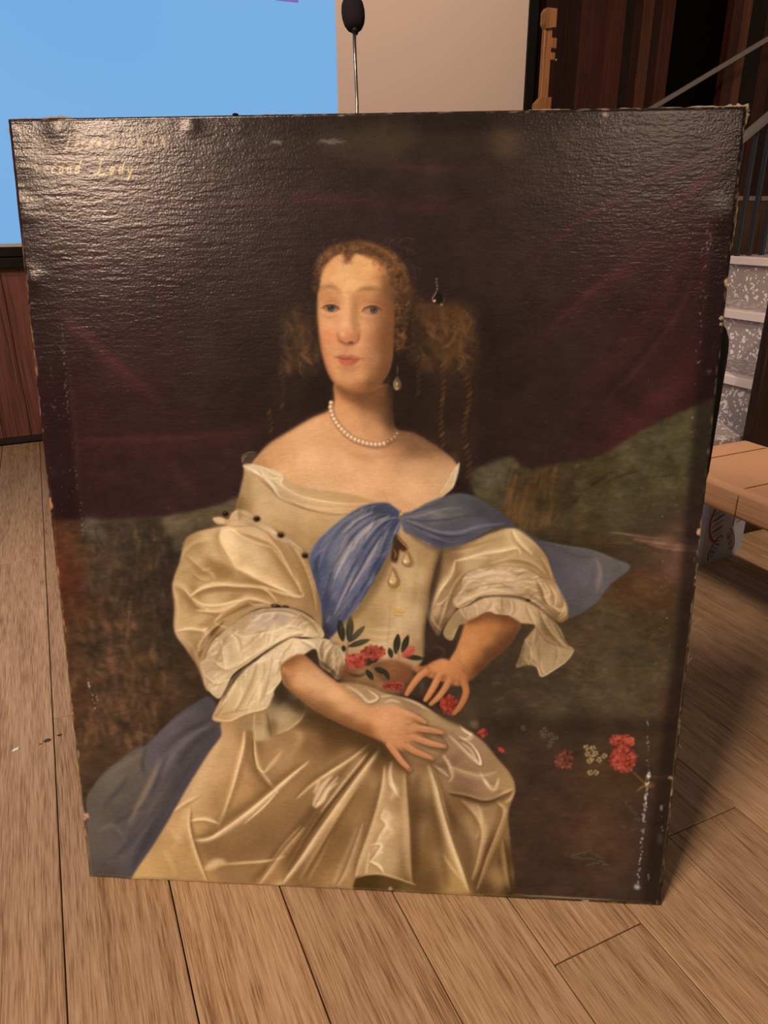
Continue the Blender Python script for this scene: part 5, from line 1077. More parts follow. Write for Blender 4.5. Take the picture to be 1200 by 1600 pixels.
# cast shadows: under the scarf, between bodice and sleeve, under the forearm
R('622,832 604,872 581,913 559,949 532,980', -15, '66502f', .65, bo); R('631,827 653,841 686,857 721,850 766,828 804,822', 9, '5a452c', .55)
S('689,860 683,890 675,925 669,960 664,1000', [4, 10, 9, 6, 3], '35261a', .8, 1.8); S('664,985 672,1000 680,996 690,992', 5, '3a2a1e', .6, 2)
R('688,858 680,890 672,930 667,970 663,1012', 16, '8a7048', .55, bo); R('500,975 512,998 530,1005', 10, '5a4630', .5, bo); F('560,940 590,925 600,960 590,1000 560,1010 545,990', 'a08658', 9, .35, clip=bo)
R('375,772 371,795 374,815', -14, '7a6240', .55, bo); R('410,820 443,838 475,862 488,890', -9, '8d734a', .45, bo)
R('438,1068 474,1098 509,1122 547,1141 590,1162 612,1180', 30, '4a341e', .85, sk, 1.0, 8); R('606,1170 622,1190 642,1210', 14, '5c4226', .6, sk); R('660,1128 690,1150 700,1170 680,1190', 10, '6b5032', .5, sk)
F('432,1075 450,1080 476,1100 470,1112 440,1100', '33271a', 4, .6)
# scarf folds running out from the clasp
for p_, w_, c_, a_ in (('630,808 655,806 690,796 725,792', 2.6, '8d888a', .55), ('630,810 660,814 695,812 735,806 770,808', 3, '3a3d48', .6), ('632,815 660,826 700,838 740,834', 3, '33384a', .65), ('636,818 668,834 700,846 722,844', 2.6, '7a7c8c', .5), ('650,798 690,784 715,778', 3, '55524f', .5),
        ('624,806 608,800 588,802 562,814 538,836', 2.4, '3a4058', .7), ('624,808 604,812 582,828 566,850', 2.2, 'b8aea8', .6), ('624,812 612,826 602,846 592,868', 2.4, '363d58', .7), ('625,814 618,830 610,850', 2, 'aaa2a4', .6), ('600,787 575,794 550,806 525,826 505,848', 2, '8f8d94', .5)):
    S(p_, w_, c_, a_, .8)
# brooch and pearl drops
F('616,836 626,842 636,854 630,862 624,858 618,876 611,874 613,852', '3a2618', 1.2, .85); S('619,838 630,849 637,857', 2.2, 'c08a48', .85, .6); S('615,856 618,866 616,874', 2, 'b08a58', .7, .6)
for p_, hl in (('636,860 640,869 643,877 639,884 631,884 627,877 632,867', (633, 877)), ('614,886 619,897 623,907 619,916 610,917 605,909 610,897', (611, 908))):
    F(P(p_) + [2.6, 1.6], '5c4428', 1.6, .65); F(p_, '94744c', .9, 1); F((P(p_) - P(p_).mean(0)) * .66 + P(p_).mean(0) - [.8, .4], 'ceb183', .9, .95); E(hl[0], hl[1], 1.6, 2.2, 'f8e8c4', .5, .95)
# ---- arms and hands
def arm_r():
    a_ = F('728,972 745,964 762,956 778,962 795,963 813,974 806,992 793,1010 772,1028 752,1047 735,1062 718,1060 702,1036 712,1015 720,994',
       '745,980,bb8250 770,975,b07848 795,975,8d5d37 735,1000,c68d59 760,1000,b57d4b 785,1000,8a5a35 725,1020,cd955f 745,1025,b27b4a 765,1025,7d5130 715,1038,cb935e 735,1048,a8713f 750,1045,70472a 725,1055,a8713f', 1.3, 1, 9)
    R('728,974 745,964 762,957 795,964 813,976', 16, '5c3820', .7, a_); R('813,976 805,994 792,1012 770,1030 750,1050 733,1064', 24, '54341e', .75, a_, 1.0, 7)
    fold((('728,974 762,958 795,965 812,976', 5, '7a4e2e', .5, 2), ('808,985 790,1012 765,1035 742,1058', 8, '5c3a22', .6, 3), ('722,1000 714,1020 706,1036', 3, 'b98452', .5, 1.4), ('712,1030 725,1042 735,1058', 3, '8a5a34', .5, 1.4)), a_)
    F('702,1032 690,1029 676,1034 662,1041 650,1040 646,1046 654,1053 664,1056 680,1062 700,1068 716,1072 731,1068 730,1052 718,1040', '690,1042,c98e5c 672,1044,b97c4e 655,1046,b0744a 708,1050,c08558 722,1060,a56c3e 690,1058,b87c4e', 1.4)
    for pts, w, b_, l_, k_ in (('722,1060 728,1080 721,1100 708,1117', 11, 'a56c42', 'c0865a', '4a2c18'), ('704,1056 696,1074 684,1090 671,1102', 10.5, 'b0754a', 'cf9a68', '5a361e'), ('688,1050 680,1068 671,1084 663,1096', 11, 'b87e50', 'd6a270', '5a361e'), ('668,1046 654,1058 642,1074 634,1087', 11, 'b87c50', 'd6a270', '5a361e')):
        S(pts, [w + 3.4, w + 3, w + 2, w * .6], k_, .55, 1.8)
        S(pts, [w, w, w * .9, w * .8, w * .5], b_, 1, .8)
        S(P(pts) + [-1.2, -.6], [w * .3, w * .5, w * .4, w * .2], l_, .6, 1.2)
    F('700,1034 688,1032 676,1038 672,1046 684,1052 700,1056 716,1062 728,1062 726,1050 714,1042', '690,1042,cf9663 706,1050,c08558 720,1056,ab7244', 2.6, .8)
    fold((('676,1048 668,1056', 2, '8a5a34', .4, 1.2), ('694,1054 690,1062', 2, '7d4f2e', .5, 1.2), ('712,1062 706,1070', 2, '7d4f2e', .5, 1.2), ('720,1044 732,1056 733,1066', 3, '6b4426', .5, 1.6)), None)
arm_r()
ar = F('441,1038 456,1026 472,1022 490,1036 508,1052 524,1064 540,1078 556,1090 570,1099 586,1103 612,1101 634,1111 652,1122 660,1150 640,1172 612,1168 596,1158 578,1150 547,1137 509,1118 474,1094 446,1072 440,1056',
       '455,1035,a9784e 470,1035,c29264 450,1055,b6865a 470,1060,d0a578 490,1065,d6ae80 480,1085,b98c60 520,1085,d7ad7f 510,1105,a57a50 545,1105,d3a678 540,1125,9c6f47 570,1115,d0a071 570,1140,97683f 590,1120,d2a173 610,1115,cf9e70 620,1130,d0a073 605,1145,bb8a5e 630,1150,b88358 640,1125,c69266 645,1145,bd8a5e', 1.3, 1, 9)
R('441,1040 456,1028 472,1022 486,1030', 15, '7a5030', .65, ar); R('441,1052 452,1078 480,1100 515,1122 550,1140 585,1158 606,1170', -16, '7a5030', .7, ar, 1.0, 7); R('472,1022 500,1045 530,1070 560,1094 586,1103', 7, 'b07c50', .45, ar)
fold((('441,1050 452,1078 480,1100 515,1122 550,1140 585,1156', 7, '6b4829', .6, 2.6), ('472,1023 500,1045 530,1070 560,1094', 3, '9a6e48', .5, 1.4), ('460,1050 490,1068 530,1090 570,1112', 12, 'dfb98d', .4, 5), ('442,1040 455,1028 470,1023', 6, '7d5636', .5, 2.4)), ar)
def finger(pts, w, base, lite, dark):
    S(P(pts) + [1.5, 3.5], [w + 2, w + 2.4, w + 2, w], '4a331e', .5, 2.2); S(pts, [w + 2.4, w + 2, w + 1.4, w * .6], dark, .5, 1.4)
    S(pts, [w, w, w * .88, w * .78, w * .45], base, 1, .7)
    q = P(pts) + [-.4, -w * .18]
    S(q, [w * .3, w * .45, w * .3, w * .1], lite, .6, 1)
finger('628,1112 642,1117 654,1123 666,1130', 10, 'c08a5f', 'd2a074', '7a5232')
finger('638,1134 656,1138 674,1141 693,1145', 11, 'c08a60', 'd3a277', '74502f')
finger('636,1148 655,1155 675,1162 697,1167', 11, 'c18b61', 'd2a075', '74502f')
finger('628,1160 642,1170 658,1178 678,1186', 11, 'bd865c', 'cf9c70', '6f4a2c')
finger('606,1160 616,1174 628,1190 642,1204', 11, 'bd865c', 'd0a074', '6b482a')
F('600,1106 622,1104 640,1116 650,1135 646,1152 634,1166 614,1166 600,1150 594,1128', '605,1115,d2a275 625,1112,cf9d70 640,1130,c8966a 630,1150,c08c61 612,1150,c29066 615,1130,d4a579', 3, .85)
fold((('648,1128 640,1132 630,1132', 2, '8d6040', .5, 1), ('650,1146 640,1146 632,1146', 2, '8d6040', .45, 1), ('636,1162 630,1158', 2, '8a5c3c', .5, 1), ('612,1104 630,1112 644,1120', 4, 'd8ac80', .45, 1.6)), None)
E(663, 1128, 3, 1.8, 'c49474', .7, .8, 25); E(640, 1202, 3, 2, '8a5a4a', .7, .8, 45); E(692, 1145, 3, 1.6, 'a97458', .7, .7, 10); E(695, 1167, 3, 1.6, 'a97055', .7, .7, 15); E(676, 1185, 3, 1.8, '9a6650', .7, .7, 20)
# ---- flowers on the ledge
carnation(972, 1157, 21, 10, 90, 6, '983e30', 'c26652'); carnation(973, 1186, 22, 21, 150, 7, '923a2c', 'bb6250'); S('985,1180 984,1188 978,1190', 3, '5e1d16', .6, 1)
S('988,1205 1000,1217 1010,1226', 2.4, '8a6428', .85, .7); S('1012,1224 1002,1230 994,1236', 3.4, '8d6a30', .8, .8); S('1008,1226 1010,1212 1016,1207', 2, '9a7a40', .8, .7); E(1014, 1227, 9, 4, '7a5a2c', 1.4, .7)
carnation(881, 1187, 15, 15, 60, 8, '5a3028', '7a4a3c', '3a201b')
for t0, r0 in ((0, 12), (2, 9), (4, 6), (1, 4)):
    t = np.linspace(t0, t0 + 3.4, 8); S(np.stack([881 + r0 * np.cos(t), 1187 + r0 * np.sin(t)], 1), 1.6, '8a5c4a', .5, .7)
def florets(spots, c, a):
    r = np.random.RandomState(3)
    for x_, y_ in spots:
        for k in range(5):
            t = k * 1.256 + r.uniform(0, 1)
            E(x_ + 3 * math.cos(t), y_ + 3 * math.sin(t), 2, 1.6, c, .6, a, r.uniform(0, 180))
        E(x_, y_, 1, 1, '6b5a2c', .5, a)
florets(((916, 1168), (926, 1169), (930, 1177), (925, 1184), (936, 1187), (944, 1181), (921, 1189), (922, 1207), (931, 1207), (918, 1178)), 'b0a277', .8)
florets(((852, 1140), (860, 1148), (850, 1150), (862, 1158), (846, 1146), (858, 1166), (868, 1152), (818, 1138)), '6d5b45', .5)
# ---- warm cast of the light mixed into the colours: blues sink to slate, everything turns amber
ex_ = np.clip(PIC[..., 2] - PIC[..., 0], 0, 1)
PIC[..., 2] -= ex_ * .55; PIC[..., 1] -= ex_ * .22
lum_ = PIC.mean(2, keepdims=True)
wm_ = np.clip((lum_ - .15) / .35, 0, 1)
PIC *= np.array([1.0, .98, .95], np.float32) * (1 - wm_) + np.array([1.05, .955, .89], np.float32) * wm_
# ---- inscription, turned-over strips, losses along the edges
GL = {'S': ['1.1,1.9 .7,2.1 .4,1.8 .6,1.3 .9,.8 .8,.1 .3,-.1 0,.2'], 'e': ['0,.5 .5,.6 .6,.9 .35,1 .1,.6 .2,.1 .6,.15'], 'c': ['.6,.85 .4,1 .1,.6 .2,.1 .6,.15'], 'o': ['.35,1 .05,.6 .2,.05 .5,.3 .5,.8 .35,1'],
      'n': ['0,1 .05,.5 .1,0', '.08,.7 .35,1 .5,.7 .5,.1 .65,.05'], 'd': ['.5,.9 .2,1 .05,.4 .25,0 .5,.4', '.65,2 .5,.5 .65,0'], 'L': ['.9,1.9 .6,2.1 .45,1.6 .4,.6 .2,0 -.3,.1 -.4,.3', '.0,.05 .5,-.1 1.1,.0 1.3,.3'],
      'a': ['.5,.9 .2,1 .05,.4 .25,0 .5,.4', '.55,1 .5,.3 .65,0'], 'y': ['0,1 .1,.3 .4,.2', '.55,1 .45,0 .2,-.9 -.1,-.7'], 'J': ['.1,1.9 .7,2 .5,.5 .3,-.4 -.1,-.2'], 'r': ['0,1 .05,.5 .1,0', '.1,.7 .25,.95 .45,.95'],
      'm': ['0,1 .04,.5 .08,0', '.08,.7 .3,1 .4,.7 .4,0', '.42,.7 .65,1 .75,.7 .75,.05 .9,.05'], 's': ['.5,.9 .25,1 .15,.7 .45,.4 .35,.05 0,.1'], 'i': ['0,1 .05,.1 .2,.05'], 't': ['.15,1.7 .1,.2 .35,.05', '-.1,1.05 .15,1.1 .4,1.05'], 'h': ['.1,2 .07,1 .05,0', '.05,.7 .3,1 .42,.7 .42,.1 .6,.05']}
def write(txt, x, y, h, adv, slope, col, a):
    for c in txt:
        if c == ' ':
            x += adv * .8; continue
        for st in GL[c]:
            q = P(st)
            S(np.stack([x + q[:, 0] * h * .95 + q[:, 1] * h * .16, y + (x - 45) * slope - q[:, 1] * h], 1), 2.2, col, a, .5, None, (.5, .5))
        x += adv * (1.5 if c in 'SLmJ' else 1)
write('Sr', 48, 234, 9.5, 12, -.03, 'c8a262', .9)
write('Jeromas Smith', 100, 234, 9.5, 11.0, -.03, 'c8a262', .9)
write('Second', 48, 272, 11, 12.5, -.01, 'e2ba74', 1)
write('Lady', 150, 273, 11, 14, -.01, 'e2ba74', 1)

wr = np.random.RandomState(11)
# darker strips where the canvas was once turned over a smaller stretcher
F('10,180 62,180 92,420 112,620 124,800 128,815 84,815 60,600 30,300', '1d0d0e', 4, .5, smooth=False)
F('1165,160 1180,160 1040,1420 1000,1420 1015,1300 1055,1000 1075,760 1090,600 1110,420 1130,250', '140c0a', 4, .58, smooth=False)
F('10,180 1170,160 1168,186 700,208 480,212 12,212', '130d0b', 4, .4, smooth=False)
F('500,200 640,196 640,235 590,250 520,240', '4a3a24', 14, .5); F('770,205 800,200 812,235 790,250 772,240', '5a4228', 9, .5); F('880,200 900,200 905,240 885,240', '40331f', 8, .4)
S('98,520 104,560 110,600 116,660 122,740 127,800', 5, '5a4642', .25, 2)
for (xa, ya, xb, yb, n_, sp, mx, c_) in ((96, 500, 106, 640, 34, 1.5, 2.2, 'b9aca4'), (106, 640, 130, 830, 24, 1.5, 1.8, 'a89a90'), (78, 560, 84, 640, 10, 2, 2, '9a8d88'), (1108, 330, 1100, 470, 22, 5, 3.4, 'b9b0a8'), (1098, 470, 1080, 700, 20, 3, 2.2, 'b0a69c'),
        (1012, 1125, 1013, 1215, 26, 1.2, 2.2, 'b8b0a4'), (1014, 1205, 1007, 1262, 50, 1.4, 4, 'ddd6ca'), (1007, 1262, 996, 1388, 60, 1.3, 3.2, 'cfc8bc'), (1014, 1360, 1010, 1385, 9, .8, 2, 'b8aea2'), (136, 1060, 150, 1110, 22, 1.2, 2, 'c7bba8'), (150, 1080, 152, 1120, 8, 1, 2, 'b0a08a'),
        (60, 440, 130, 1000, 60, 22, 1.4, '8a7a70'), (1050, 700, 1035, 1100, 20, 6, 1.4, 'b5aa9a'), (1035, 1255, 1033, 1300, 10, 3, 2.6, '9a948c'), (1150, 240, 1120, 420, 60, 12, 2.2, '8d8178')):
    for _ in range(n_):
        t = wr.uniform(0, 1)
        E(xa + (xb - xa) * t + wr.normal(0, sp), ya + (yb - ya) * t, wr.uniform(.35, .7 + mx * .2), wr.uniform(.4, mx * .8), c_, .5, wr.uniform(.25, .9), wr.uniform(-25, 25))
E(995, 1386, 5, 3.4, 'c9c2b6', 1.2, .8, 20); E(1008, 1246, 1.6, 5, 'ddd6ca', .8, .85); E(1033, 1262, 2, 5, '9a958e', 1, .7); E(1031, 1310, 3, 9, '7a736c', 2, .45)
for _ in range(420):                                   # pin-point losses over the dark ground
    x_, y_ = wr.uniform(30, 1150), wr.uniform(190, 860)
    if 380 < x_ < 740 and y_ > 380: continue
    E(x_, y_, wr.uniform(.4, 1), wr.uniform(.4, 1), '8d7d75', .5, wr.uniform(.15, .6))
# bare edges
CN = [(12, 186), (1168, 165), (1033, 1416), (139, 1371)]
def along(i, j, n, off, lo, hi, cols, wx, wy, a):
    (xa, ya), (xb, yb) = CN[i], CN[j]
    ang = math.degrees(math.atan2(yb - ya, xb - xa))
    nx, ny = -(yb - ya), xb - xa
    L = math.hypot(nx, ny)
    for _ in range(n):
        t = wr.uniform(lo, hi)
        o = abs(wr.normal(0, off))
        E(xa + (xb - xa) * t + nx / L * o, ya + (yb - ya) * t + ny / L * o, wr.uniform(.3, 1) * wx, wr.uniform(.3, 1) * wy, cols[wr.randint(len(cols))], .6, a * wr.uniform(.4, 1), ang)
along(0, 1, 70, 1.5, .0, 1, ['b08a68', '8a6a50', '5e4838'], 8, 1.6, .7)
along(1, 2, 150, 2, .0, 1, ['b08a60', '9a7a58', 'caa67c', '6b5440'], 9, 1.3, .8)
along(2, 3, 90, 1.6, .0, 1, ['8d7146', '5a4630', 'a88a5c'], 10, 1.2, .7)
along(3, 0, 170, 2, .0, .85, ['b8824e', '8a6240', 'd0a070', '5e4430'], 9, 1.4, .8)
S('1028,1396 1045,1270 1060,1130 1080,960 1092,850', 1.6, '9a8262', .5, .6); S('145,1368 132,1280 112,1120 96,960 84,800', 1.6, 'a5813f', .5, .6)
S('150,1366 250,1372 400,1382 560,1388 740,1397 900,1404 1028,1409', 1.5, '7d6744', .6, .6); S('800,1397 880,1402 960,1406', 1.8, 'c0a678', .7, .6)
for x_, y_, rx_, ry_, c_ in ((134, 1276, 5, 7, 'c08a6a'), (915, 1409, 9, 4, 'c9a48e'), (610, 1389, 4, 4, 'b58a78'), (1137, 440, 6, 13, 'c99a62'), (1092, 832, 5, 9, 'c49268'), (946, 178, 6, 6, '9a745a'), (380, 181, 5, 3, '14100e'), (78, 790, 4, 16, 'b87a48'), (1048, 1216, 3, 4, 'b08a52'), (520, 221, 26, 2.5, '6d5c50'), (430, 222, 14, 2.5, '6a5a4e')):
    for k in range(10):
        E(x_ + wr.normal(0, rx_ * .35), y_ + wr.normal(0, ry_ * .35), rx_ * wr.uniform(.25, .6), ry_ * wr.uniform(.2, .5), c_, .7, wr.uniform(.5, 1), wr.uniform(-30, 30))
# fine weave of brush and ground: warm-dark grain through all the paint
g1 = blur(prng.normal(0, 1, (PH, PW)).astype(np.float32), 2.2, .4)
g2 = blur(prng.normal(0, 1, (PH, PW)).astype(np.float32), .4, 1.6)
g3 = blur(prng.normal(0, 1, (PH, PW)).astype(np.float32), 14, 14)
gr = g1 / g1.std() * .009 + g2 / g2.std() * .008 + g3 / g3.std() * .02
PIC *= (1 + gr)[..., None]
PIC += (g1 / g1.std() * .004)[..., None]
np.clip(PIC, .012, 1, out=PIC)
PAINT_K = 1.0
CH_TOP = 1.0
# ---------------------------------------------------------------- the painting: canvas on a stretcher, leaning back
PW_M, PH_M, PT = 1.02, 1.25814, .024
P_O = Vector((-0.0964, 1.1100, 0.0))
ang_z = math.atan2(-0.47159138, 0.8818172)
LEAN = 0.15558
pa = empty('painting')
pa.matrix_world = Matrix.Translation(P_O) @ Matrix.Rotation(ang_z, 4, 'Z') @ Matrix.Rotation(-LEAN, 4, 'X')
tag(pa, 'unframed old oil portrait of a seated lady in cream satin, leaning back on the floor', 'painting')
# plane-to-plane map from the canvas to the raster the picture was painted on
def homography(src, dst):
    A = []
    for (X, Y), (x_, y_) in zip(src, dst):
        A.append([X, Y, 1, 0, 0, 0, -x_ * X, -x_ * Y, -x_]); A.append([0, 0, 0, X, Y, 1, -y_ * X, -y_ * Y, -y_])
    return np.linalg.svd(np.array(A, float))[2][-1].reshape(3, 3)
HM = homography([(0, PH_M), (PW_M, PH_M), (PW_M, 0), (0, 0)], CN)
NX, NZ = 860, 1060
gx = np.linspace(0, PW_M, NX); gz = np.linspace(0, PH_M, NZ)
GX, GZ = np.meshgrid(gx, gz)
q = HM @ np.stack([GX.ravel(), GZ.ravel(), np.ones(GX.size)])
sx, sy = q[0] / q[2] - PX0 - .5, q[1] / q[2] - PY0 - .5
sx = np.clip(sx, 0, PW - 1.001); sy = np.clip(sy, 0, PH - 1.001)
ix, iy = sx.astype(int), sy.astype(int)
fx, fy = (sx - ix)[:, None], (sy - iy)[:, None]
cv = PIC[iy, ix] * (1 - fx) * (1 - fy) + PIC[iy, ix + 1] * fx * (1 - fy) + PIC[iy + 1, ix] * (1 - fx) * fy + PIC[iy + 1, ix + 1] * fx * fy
cv = np.clip(cv, 0, 1)
cl = np.where(cv <= .04045, cv / 12.92, ((cv + .055) / 1.055) ** 2.4)
cl = np.clip(cl / np.array(LAMP) / GAIN * PAINT_K, 0, .93).astype(np.float32)
# relief: slack canvas, rounded turn-over at the edges, a few dents at the corners
ed = np.minimum(np.minimum(GX, PW_M - GX), np.minimum(GZ, PH_M - GZ))
Yd = .0022 * np.clip(1 - ed / .0045, 0, 1) ** 2
Yd += .0008 * np.sin(GX * 9 + 1.3 * np.sin(GZ * 5)) * np.clip(ed / .1, 0, 1)
br = np.random.RandomState(3)
for _ in range(26):
    s_ = br.randint(4); t_ = br.uniform(0, 1)
    bx_, bz_ = [(0.012, t_ * PH_M), (PW_M - .012, t_ * PH_M), (t_ * PW_M, PH_M - .012), (t_ * PW_M, .008)][s_]
    r_ = br.uniform(.008, .022)
    Yd += br.uniform(-.0018, .0012) * np.exp(-((GX - bx_) ** 2 + (GZ - bz_) ** 2) / r_ ** 2)
# impasto: level ridges and grains in the thick dark ground, thinner in the lights
tn1 = blur(br.normal(0, 1, GX.shape).astype(np.float32), 2.6, .4); tn2 = br.normal(0, 1, GX.shape).astype(np.float32); tn3 = blur(br.normal(0, 1, GX.shape).astype(np.float32), 12.0, 1.6)
lum = cv.mean(1).reshape(GX.shape)
amp = .38 + .62 * np.clip((.30 - lum) / .15, 0, 1)
amp = blur(amp.astype(np.float32), 2.0)
Yd += amp * (tn1 / tn1.std() * .000034 + tn2 * .000042 + tn3 / tn3.std() * .000034 * (.3 + 1.0 * np.clip((GZ - .75) / .45, 0, 1) * np.clip((.75 - GX) / .4, .1, 1)))
vco = np.stack([GX.ravel(), Yd.ravel(), GZ.ravel()], 1).astype(np.float32)
nf_ = (NX - 1) * (NZ - 1)
i0 = (np.arange(NZ - 1)[:, None] * NX + np.arange(NX - 1)[None, :]).ravel()
quads = np.stack([i0, i0 + 1, i0 + NX + 1, i0 + NX], 1).astype(np.int32)
me = bpy.data.meshes.new('canvas')
me.vertices.add(len(vco)); me.vertices.foreach_set('co', vco.ravel())
me.loops.add(nf_ * 4); me.loops.foreach_set('vertex_index', quads.ravel())
me.polygons.add(nf_); me.polygons.foreach_set('loop_start', np.arange(0, nf_ * 4, 4, dtype=np.int32)); me.polygons.foreach_set('loop_total', np.full(nf_, 4, np.int32))
me.update(calc_edges=True)
ca = me.color_attributes.new('paint', 'FLOAT_COLOR', 'POINT')
ca.data.foreach_set('color', np.concatenate([cl, np.ones((len(cl), 1), np.float32)], 1).ravel())
M_paint = mat('oil_paint', (.1, .1, .1, 1), .32, 0, .32)
pb = M_paint.node_tree.nodes['Principled BSDF']
at = nd(M_paint, 'ShaderNodeAttribute', attribute_name='paint'); lk(M_paint, at.outputs['Color'], pb.inputs['Base Color'])
tc = nd(M_paint, 'ShaderNodeTexCoord')
def pnoise(scale, detail, dist=0.0, rough=.6):
    mp = nd(M_paint, 'ShaderNodeMapping'); mp.inputs['Scale'].default_value = scale; lk(M_paint, tc.outputs['Object'], mp.inputs['Vector'])
    n = nd(M_paint, 'ShaderNodeTexNoise', Scale=1.0, Detail=detail, Roughness=rough, Distortion=dist); lk(M_paint, mp.outputs[0], n.inputs['Vector'])
    return n
n_ridge = pnoise((14, 1, 210), 4.0, .25)          # long level ridges of the ground and brush
n_weave = pnoise((300, 1, 430), 2.0)              # thread and grain
n_big = pnoise((7, 1, 9), 2.0)                    # patchy varnish
b1 = nd(M_paint, 'ShaderNodeBump', Strength=.5, Distance=.0003); lk(M_paint, n_ridge.outputs['Fac'], b1.inputs['Height'])
b2 = nd(M_paint, 'ShaderNodeBump', Strength=.6, Distance=.0003); lk(M_paint, n_weave.outputs['Fac'], b2.inputs['Height']); lk(M_paint, b1.outputs['Normal'], b2.inputs['Normal'])
lk(M_paint, b2.outputs['Normal'], pb.inputs['Normal'])
rr = nd(M_paint, 'ShaderNodeMapRange'); rr.inputs['From Min'].default_value = .1; rr.inputs['From Max'].default_value = .9; rr.inputs['To Min'].default_value = .18; rr.inputs['To Max'].default_value = .27
lk(M_paint, n_big.outputs['Fac'], rr.inputs['Value']); lk(M_paint, rr.outputs[0], pb.inputs['Roughness'])
link('canvas', me, M_paint, pa, True)
# turned-over sides: raw, dirty canvas tacked to the stretcher
M_side = mat('raw_canvas_edge', alb('7a5a42'), .85)
ns_ = nd(M_side, 'ShaderNodeTexNoise', Scale=60.0, Detail=5.0); rs_ = ramp(M_side, [(.35, alb('1c1310')), (.5, alb('5c4030')), (.68, alb('b58c6a'))]); lk(M_side, ns_.outputs['Fac'], rs_.inputs['Fac']); lk(M_side, rs_.outputs['Color'], M_side.node_tree.nodes['Principled BSDF'].inputs['Base Color'])
def side(pts_front, n_in):
    """strip from the front edge back over the stretcher's flank, its outer line a little uneven"""
    v, f = [], []
    r = random.Random(len(pts_front) + int(n_in[0] * 7 + n_in[1] * 3))
    for i, (x_, z_) in enumerate(pts_front):
        o = r.uniform(0, .0018)
        v += [(x_ + n_in[0] * .0004, .0023, z_ + n_in[1] * .0008), (x_ - n_in[0] * o, .009, z_ - n_in[1] * o), (x_ - n_in[0] * o * .5, PT, z_ - n_in[1] * o * .5)]
    for i in range(len(pts_front) - 1):
        a = 3 * i
        f += [(a, a + 3, a + 4, a + 1), (a + 1, a + 4, a + 5, a + 2)]
    return obj('canvas_side', v, f, M_side, pa, True)
NS = 90
side([(PW_M * i / NS, PH_M) for i in range(NS + 1)], (0, -1)); side([(PW_M * i / NS, 0.0019) for i in range(NS + 1)], (0, 1))
side([(0, PH_M * i / NS) for i in range(NS + 1)], (1, 0)); side([(PW_M, PH_M * i / NS) for i in range(NS + 1)], (-1, 0))
# frayed canvas standing proud of the edge
M_fray = mat('frayed_canvas', alb('a8805f'), .95)
nfz = nd(M_fray, 'ShaderNodeTexNoise', Scale=240.0, Detail=3.0); rfz = ramp(M_fray, [(.35, alb('5c4030')), (.5, alb('94704f')), (.68, alb('c49c78'))]); lk(M_fray, nfz.outputs['Fac'], rfz.inputs['Fac']); lk(M_fray, rfz.outputs['Color'], M_fray.node_tree.nodes['Principled BSDF'].inputs['Base Color'])
def fray(line, th, seed, name='frayed_edge'):
    """torn roll of canvas: line = (x, z, height above the edge)"""
    r = random.Random(seed)
    bm = bmesh.new()
    pts, rad = [], []
    n = 6 * (len(line) - 1)
    for i in range(n + 1):
        t = i / n * (len(line) - 1); k = min(int(t), len(line) - 2); f_ = t - k
        x_, z_, h_ = [line[k][j] * (1 - f_) + line[k + 1][j] * f_ for j in range(3)]
        pts.append((x_, th + r.uniform(-.0006, .0006), z_)); rad.append(max(.0006, .68 * h_ * r.uniform(.6, 1.35)))
    tube(bm, pts, rad, 8)
    for v in bm.verts:
        v.co += Vector((r.uniform(-1, 1), r.uniform(-.4, .4), r.uniform(-1, 1))) * .0011
    return bmobj(name, bm, M_fray, pa, True)
W_, H_ = PW_M, PH_M
fray([(W_ - .30, H_, .0008), (W_ - .26, H_ + .001, .0022), (W_ - .22, H_, .0016), (W_ - .18, H_ + .0005, .0022), (W_ - .12, H_ - .001, .0038), (W_ - .07, H_ - .001, .005), (W_ - .02, H_ - .001, .0065), (W_ + .001, H_ - .002, .0085), (W_ + .003, H_ - .012, .005), (W_ - .001, H_ - .03, .0022), (W_, H_ - .07, .0008)], .008, 1)
fray([(.0, H_ - .030, .001), (-.001, H_ - .015, .004), (.002, H_ - .002, .0055), (.02, H_, .0025), (.045, H_ + .001, .002), (.075, H_ + .002, .0034), (.10, H_, .001)], .008, 2)
fray([(W_ + .001, H_ - .10, .001), (W_ + .002, H_ - .115, .003), (W_ + .003, H_ - .15, .002), (W_ + .001, H_ - .18, .0012)], .007, 3)
fray([(W_ - .006, H_ - .258, .002), (W_ - .004, H_ - .270, .0065), (W_ - .005, H_ - .285, .006), (W_ - .003, H_ - .300, .003)], .004, 4)
fray([(W_, .62, .0015), (W_ - .003, .606, .005), (W_ - .002, .59, .0045), (W_ - .001, .575, .0015)], .004, 5)
fray([(W_ + .001, .475, .001), (W_ + .002, .465, .0028), (W_ + .001, .445, .0018), (W_, .43, .0008)], .006, 6)
fray([(-.001, .60, .001), (-.001, .58, .0025), (-.0005, .55, .0015), (0, .50, .0008)], .005, 7)
fray([(.001, .11, .001), (.003, .10, .0045), (.003, .09, .004), (.001, .08, .001)], .003, 8)
fray([(.35, H_, .0008), (.37, H_ + .001, .0018), (.40, H_, .0007)], .008, 9)
fray([(.72, H_, .0006), (.78, H_ - .0005, .0012), (.83, H_ - .002, .0022), (.86, H_, .0008)], .008, 10)
for k, (x_, z_, dx, dz) in enumerate(((W_ + .001, .52, .014, .012), (W_ + .001, .455, .006, .010), (W_, .31, .008, -.006), (W_, H_ - .245, .004, -.012))):
    tubeobj('loose_thread', [(x_, .006, z_), (x_ + dx * .4, .004, z_ + dz * .2), (x_ + dx * .7, .003, z_ + dz * .7), (x_ + dx, .003, z_ + dz)], .0004, M_fray, pa, 5)
tubeobj('tack', [(.326, .010, H_ + .0005), (.326, .010, H_ + .0035), (.326, .010, H_ + .0045)], [.003, .0045, .002], M_black, pa, 10)
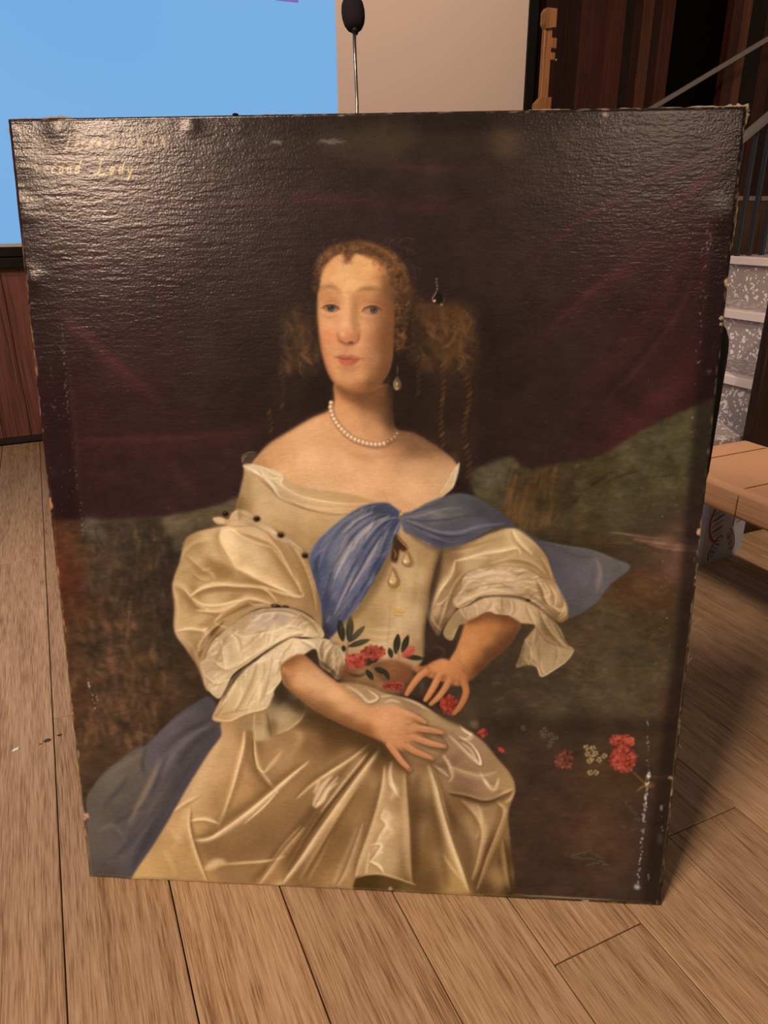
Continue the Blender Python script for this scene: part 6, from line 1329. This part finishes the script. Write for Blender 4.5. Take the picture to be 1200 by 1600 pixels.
# stretcher behind the canvas
M_str = wood('stretcher_pine', [alb('5c4026'), alb('8a6540'), alb('a17a50')], grain=(30, 30, 2), rough=.7, bump=.1, vary=.05)
y0_, y1_ = .008, PT - .001
box('stretcher_bar', .002, .062, y0_, y1_, .004, H_ - .003, M_str, pa, .002, 1)
box('stretcher_bar', W_ - .062, W_ - .002, y0_, y1_, .004, H_ - .003, M_str, pa, .002, 1)
box('stretcher_bar', .063, W_ - .063, y0_, y1_, .004, .064, M_str, pa, .002, 1)
box('stretcher_bar', .063, W_ - .063, y0_, y1_, H_ - .063, H_ - .003, M_str, pa, .002, 1)
box('stretcher_bar', .063, W_ - .063, y0_ + .002, y1_, H_ * .5 - .03, H_ * .5 + .03, M_str, pa, .002, 1)

# ---------------------------------------------------------------- black chair behind, its back carrying the painting
M_plas = mat('black_plastic', (.004, .0034, .0032, 1), .45, 0, .25)
ch_ = empty('black_chair')
CHX = 1.043
ch_.matrix_world = Matrix.Translation(P_O) @ Matrix.Rotation(ang_z, 4, 'Z') @ Matrix.Translation(Vector((CHX - .22, .0, 0)))
tag(ch_, 'black chair behind the painting, only the rounded edge of its back showing', 'chair')
def rrect(x0, x1, z0, z1, r, n=6):
    o = []
    for cx, cz, a0 in ((x1 - r, z1 - r, 0), (x0 + r, z1 - r, 90), (x0 + r, z0 + r, 180), (x1 - r, z0 + r, 270)):
        for k in range(n + 1):
            t = math.radians(a0 + 90 * k / n); o.append((cx + r * math.cos(t), cz + r * math.sin(t)))
    return o
bm = bmesh.new()
back_line = [(x_ * (1.0 - .06 * max(0.0, (.97 - z_) / .25)), z_) for x_, z_ in rrect(-.22, .22, .70, CH_TOP, .06)]
prism(bm, back_line, 'y', PT + .004, PT + .034)
bk = bmobj('backrest', bm, M_plas, ch_)
bk.rotation_euler = (-LEAN, 0, 0)
bm = bmesh.new(); prism(bm, rrect(-.22, .22, .13, .56, .06), 'z', .43, .455); bmobj('seat', bm, M_plas, ch_)
for s in (-1, 1):
    tubeobj('leg', [(s * .17, .16, 0), (s * .17, .16, .43), (s * .17, .155, .60), (s * .17, .172, .80)], .011, M_mblk, ch_, 10)
    tubeobj('leg', [(s * .18, .56, 0), (s * .17, .50, .43)], .011, M_mblk, ch_, 10)
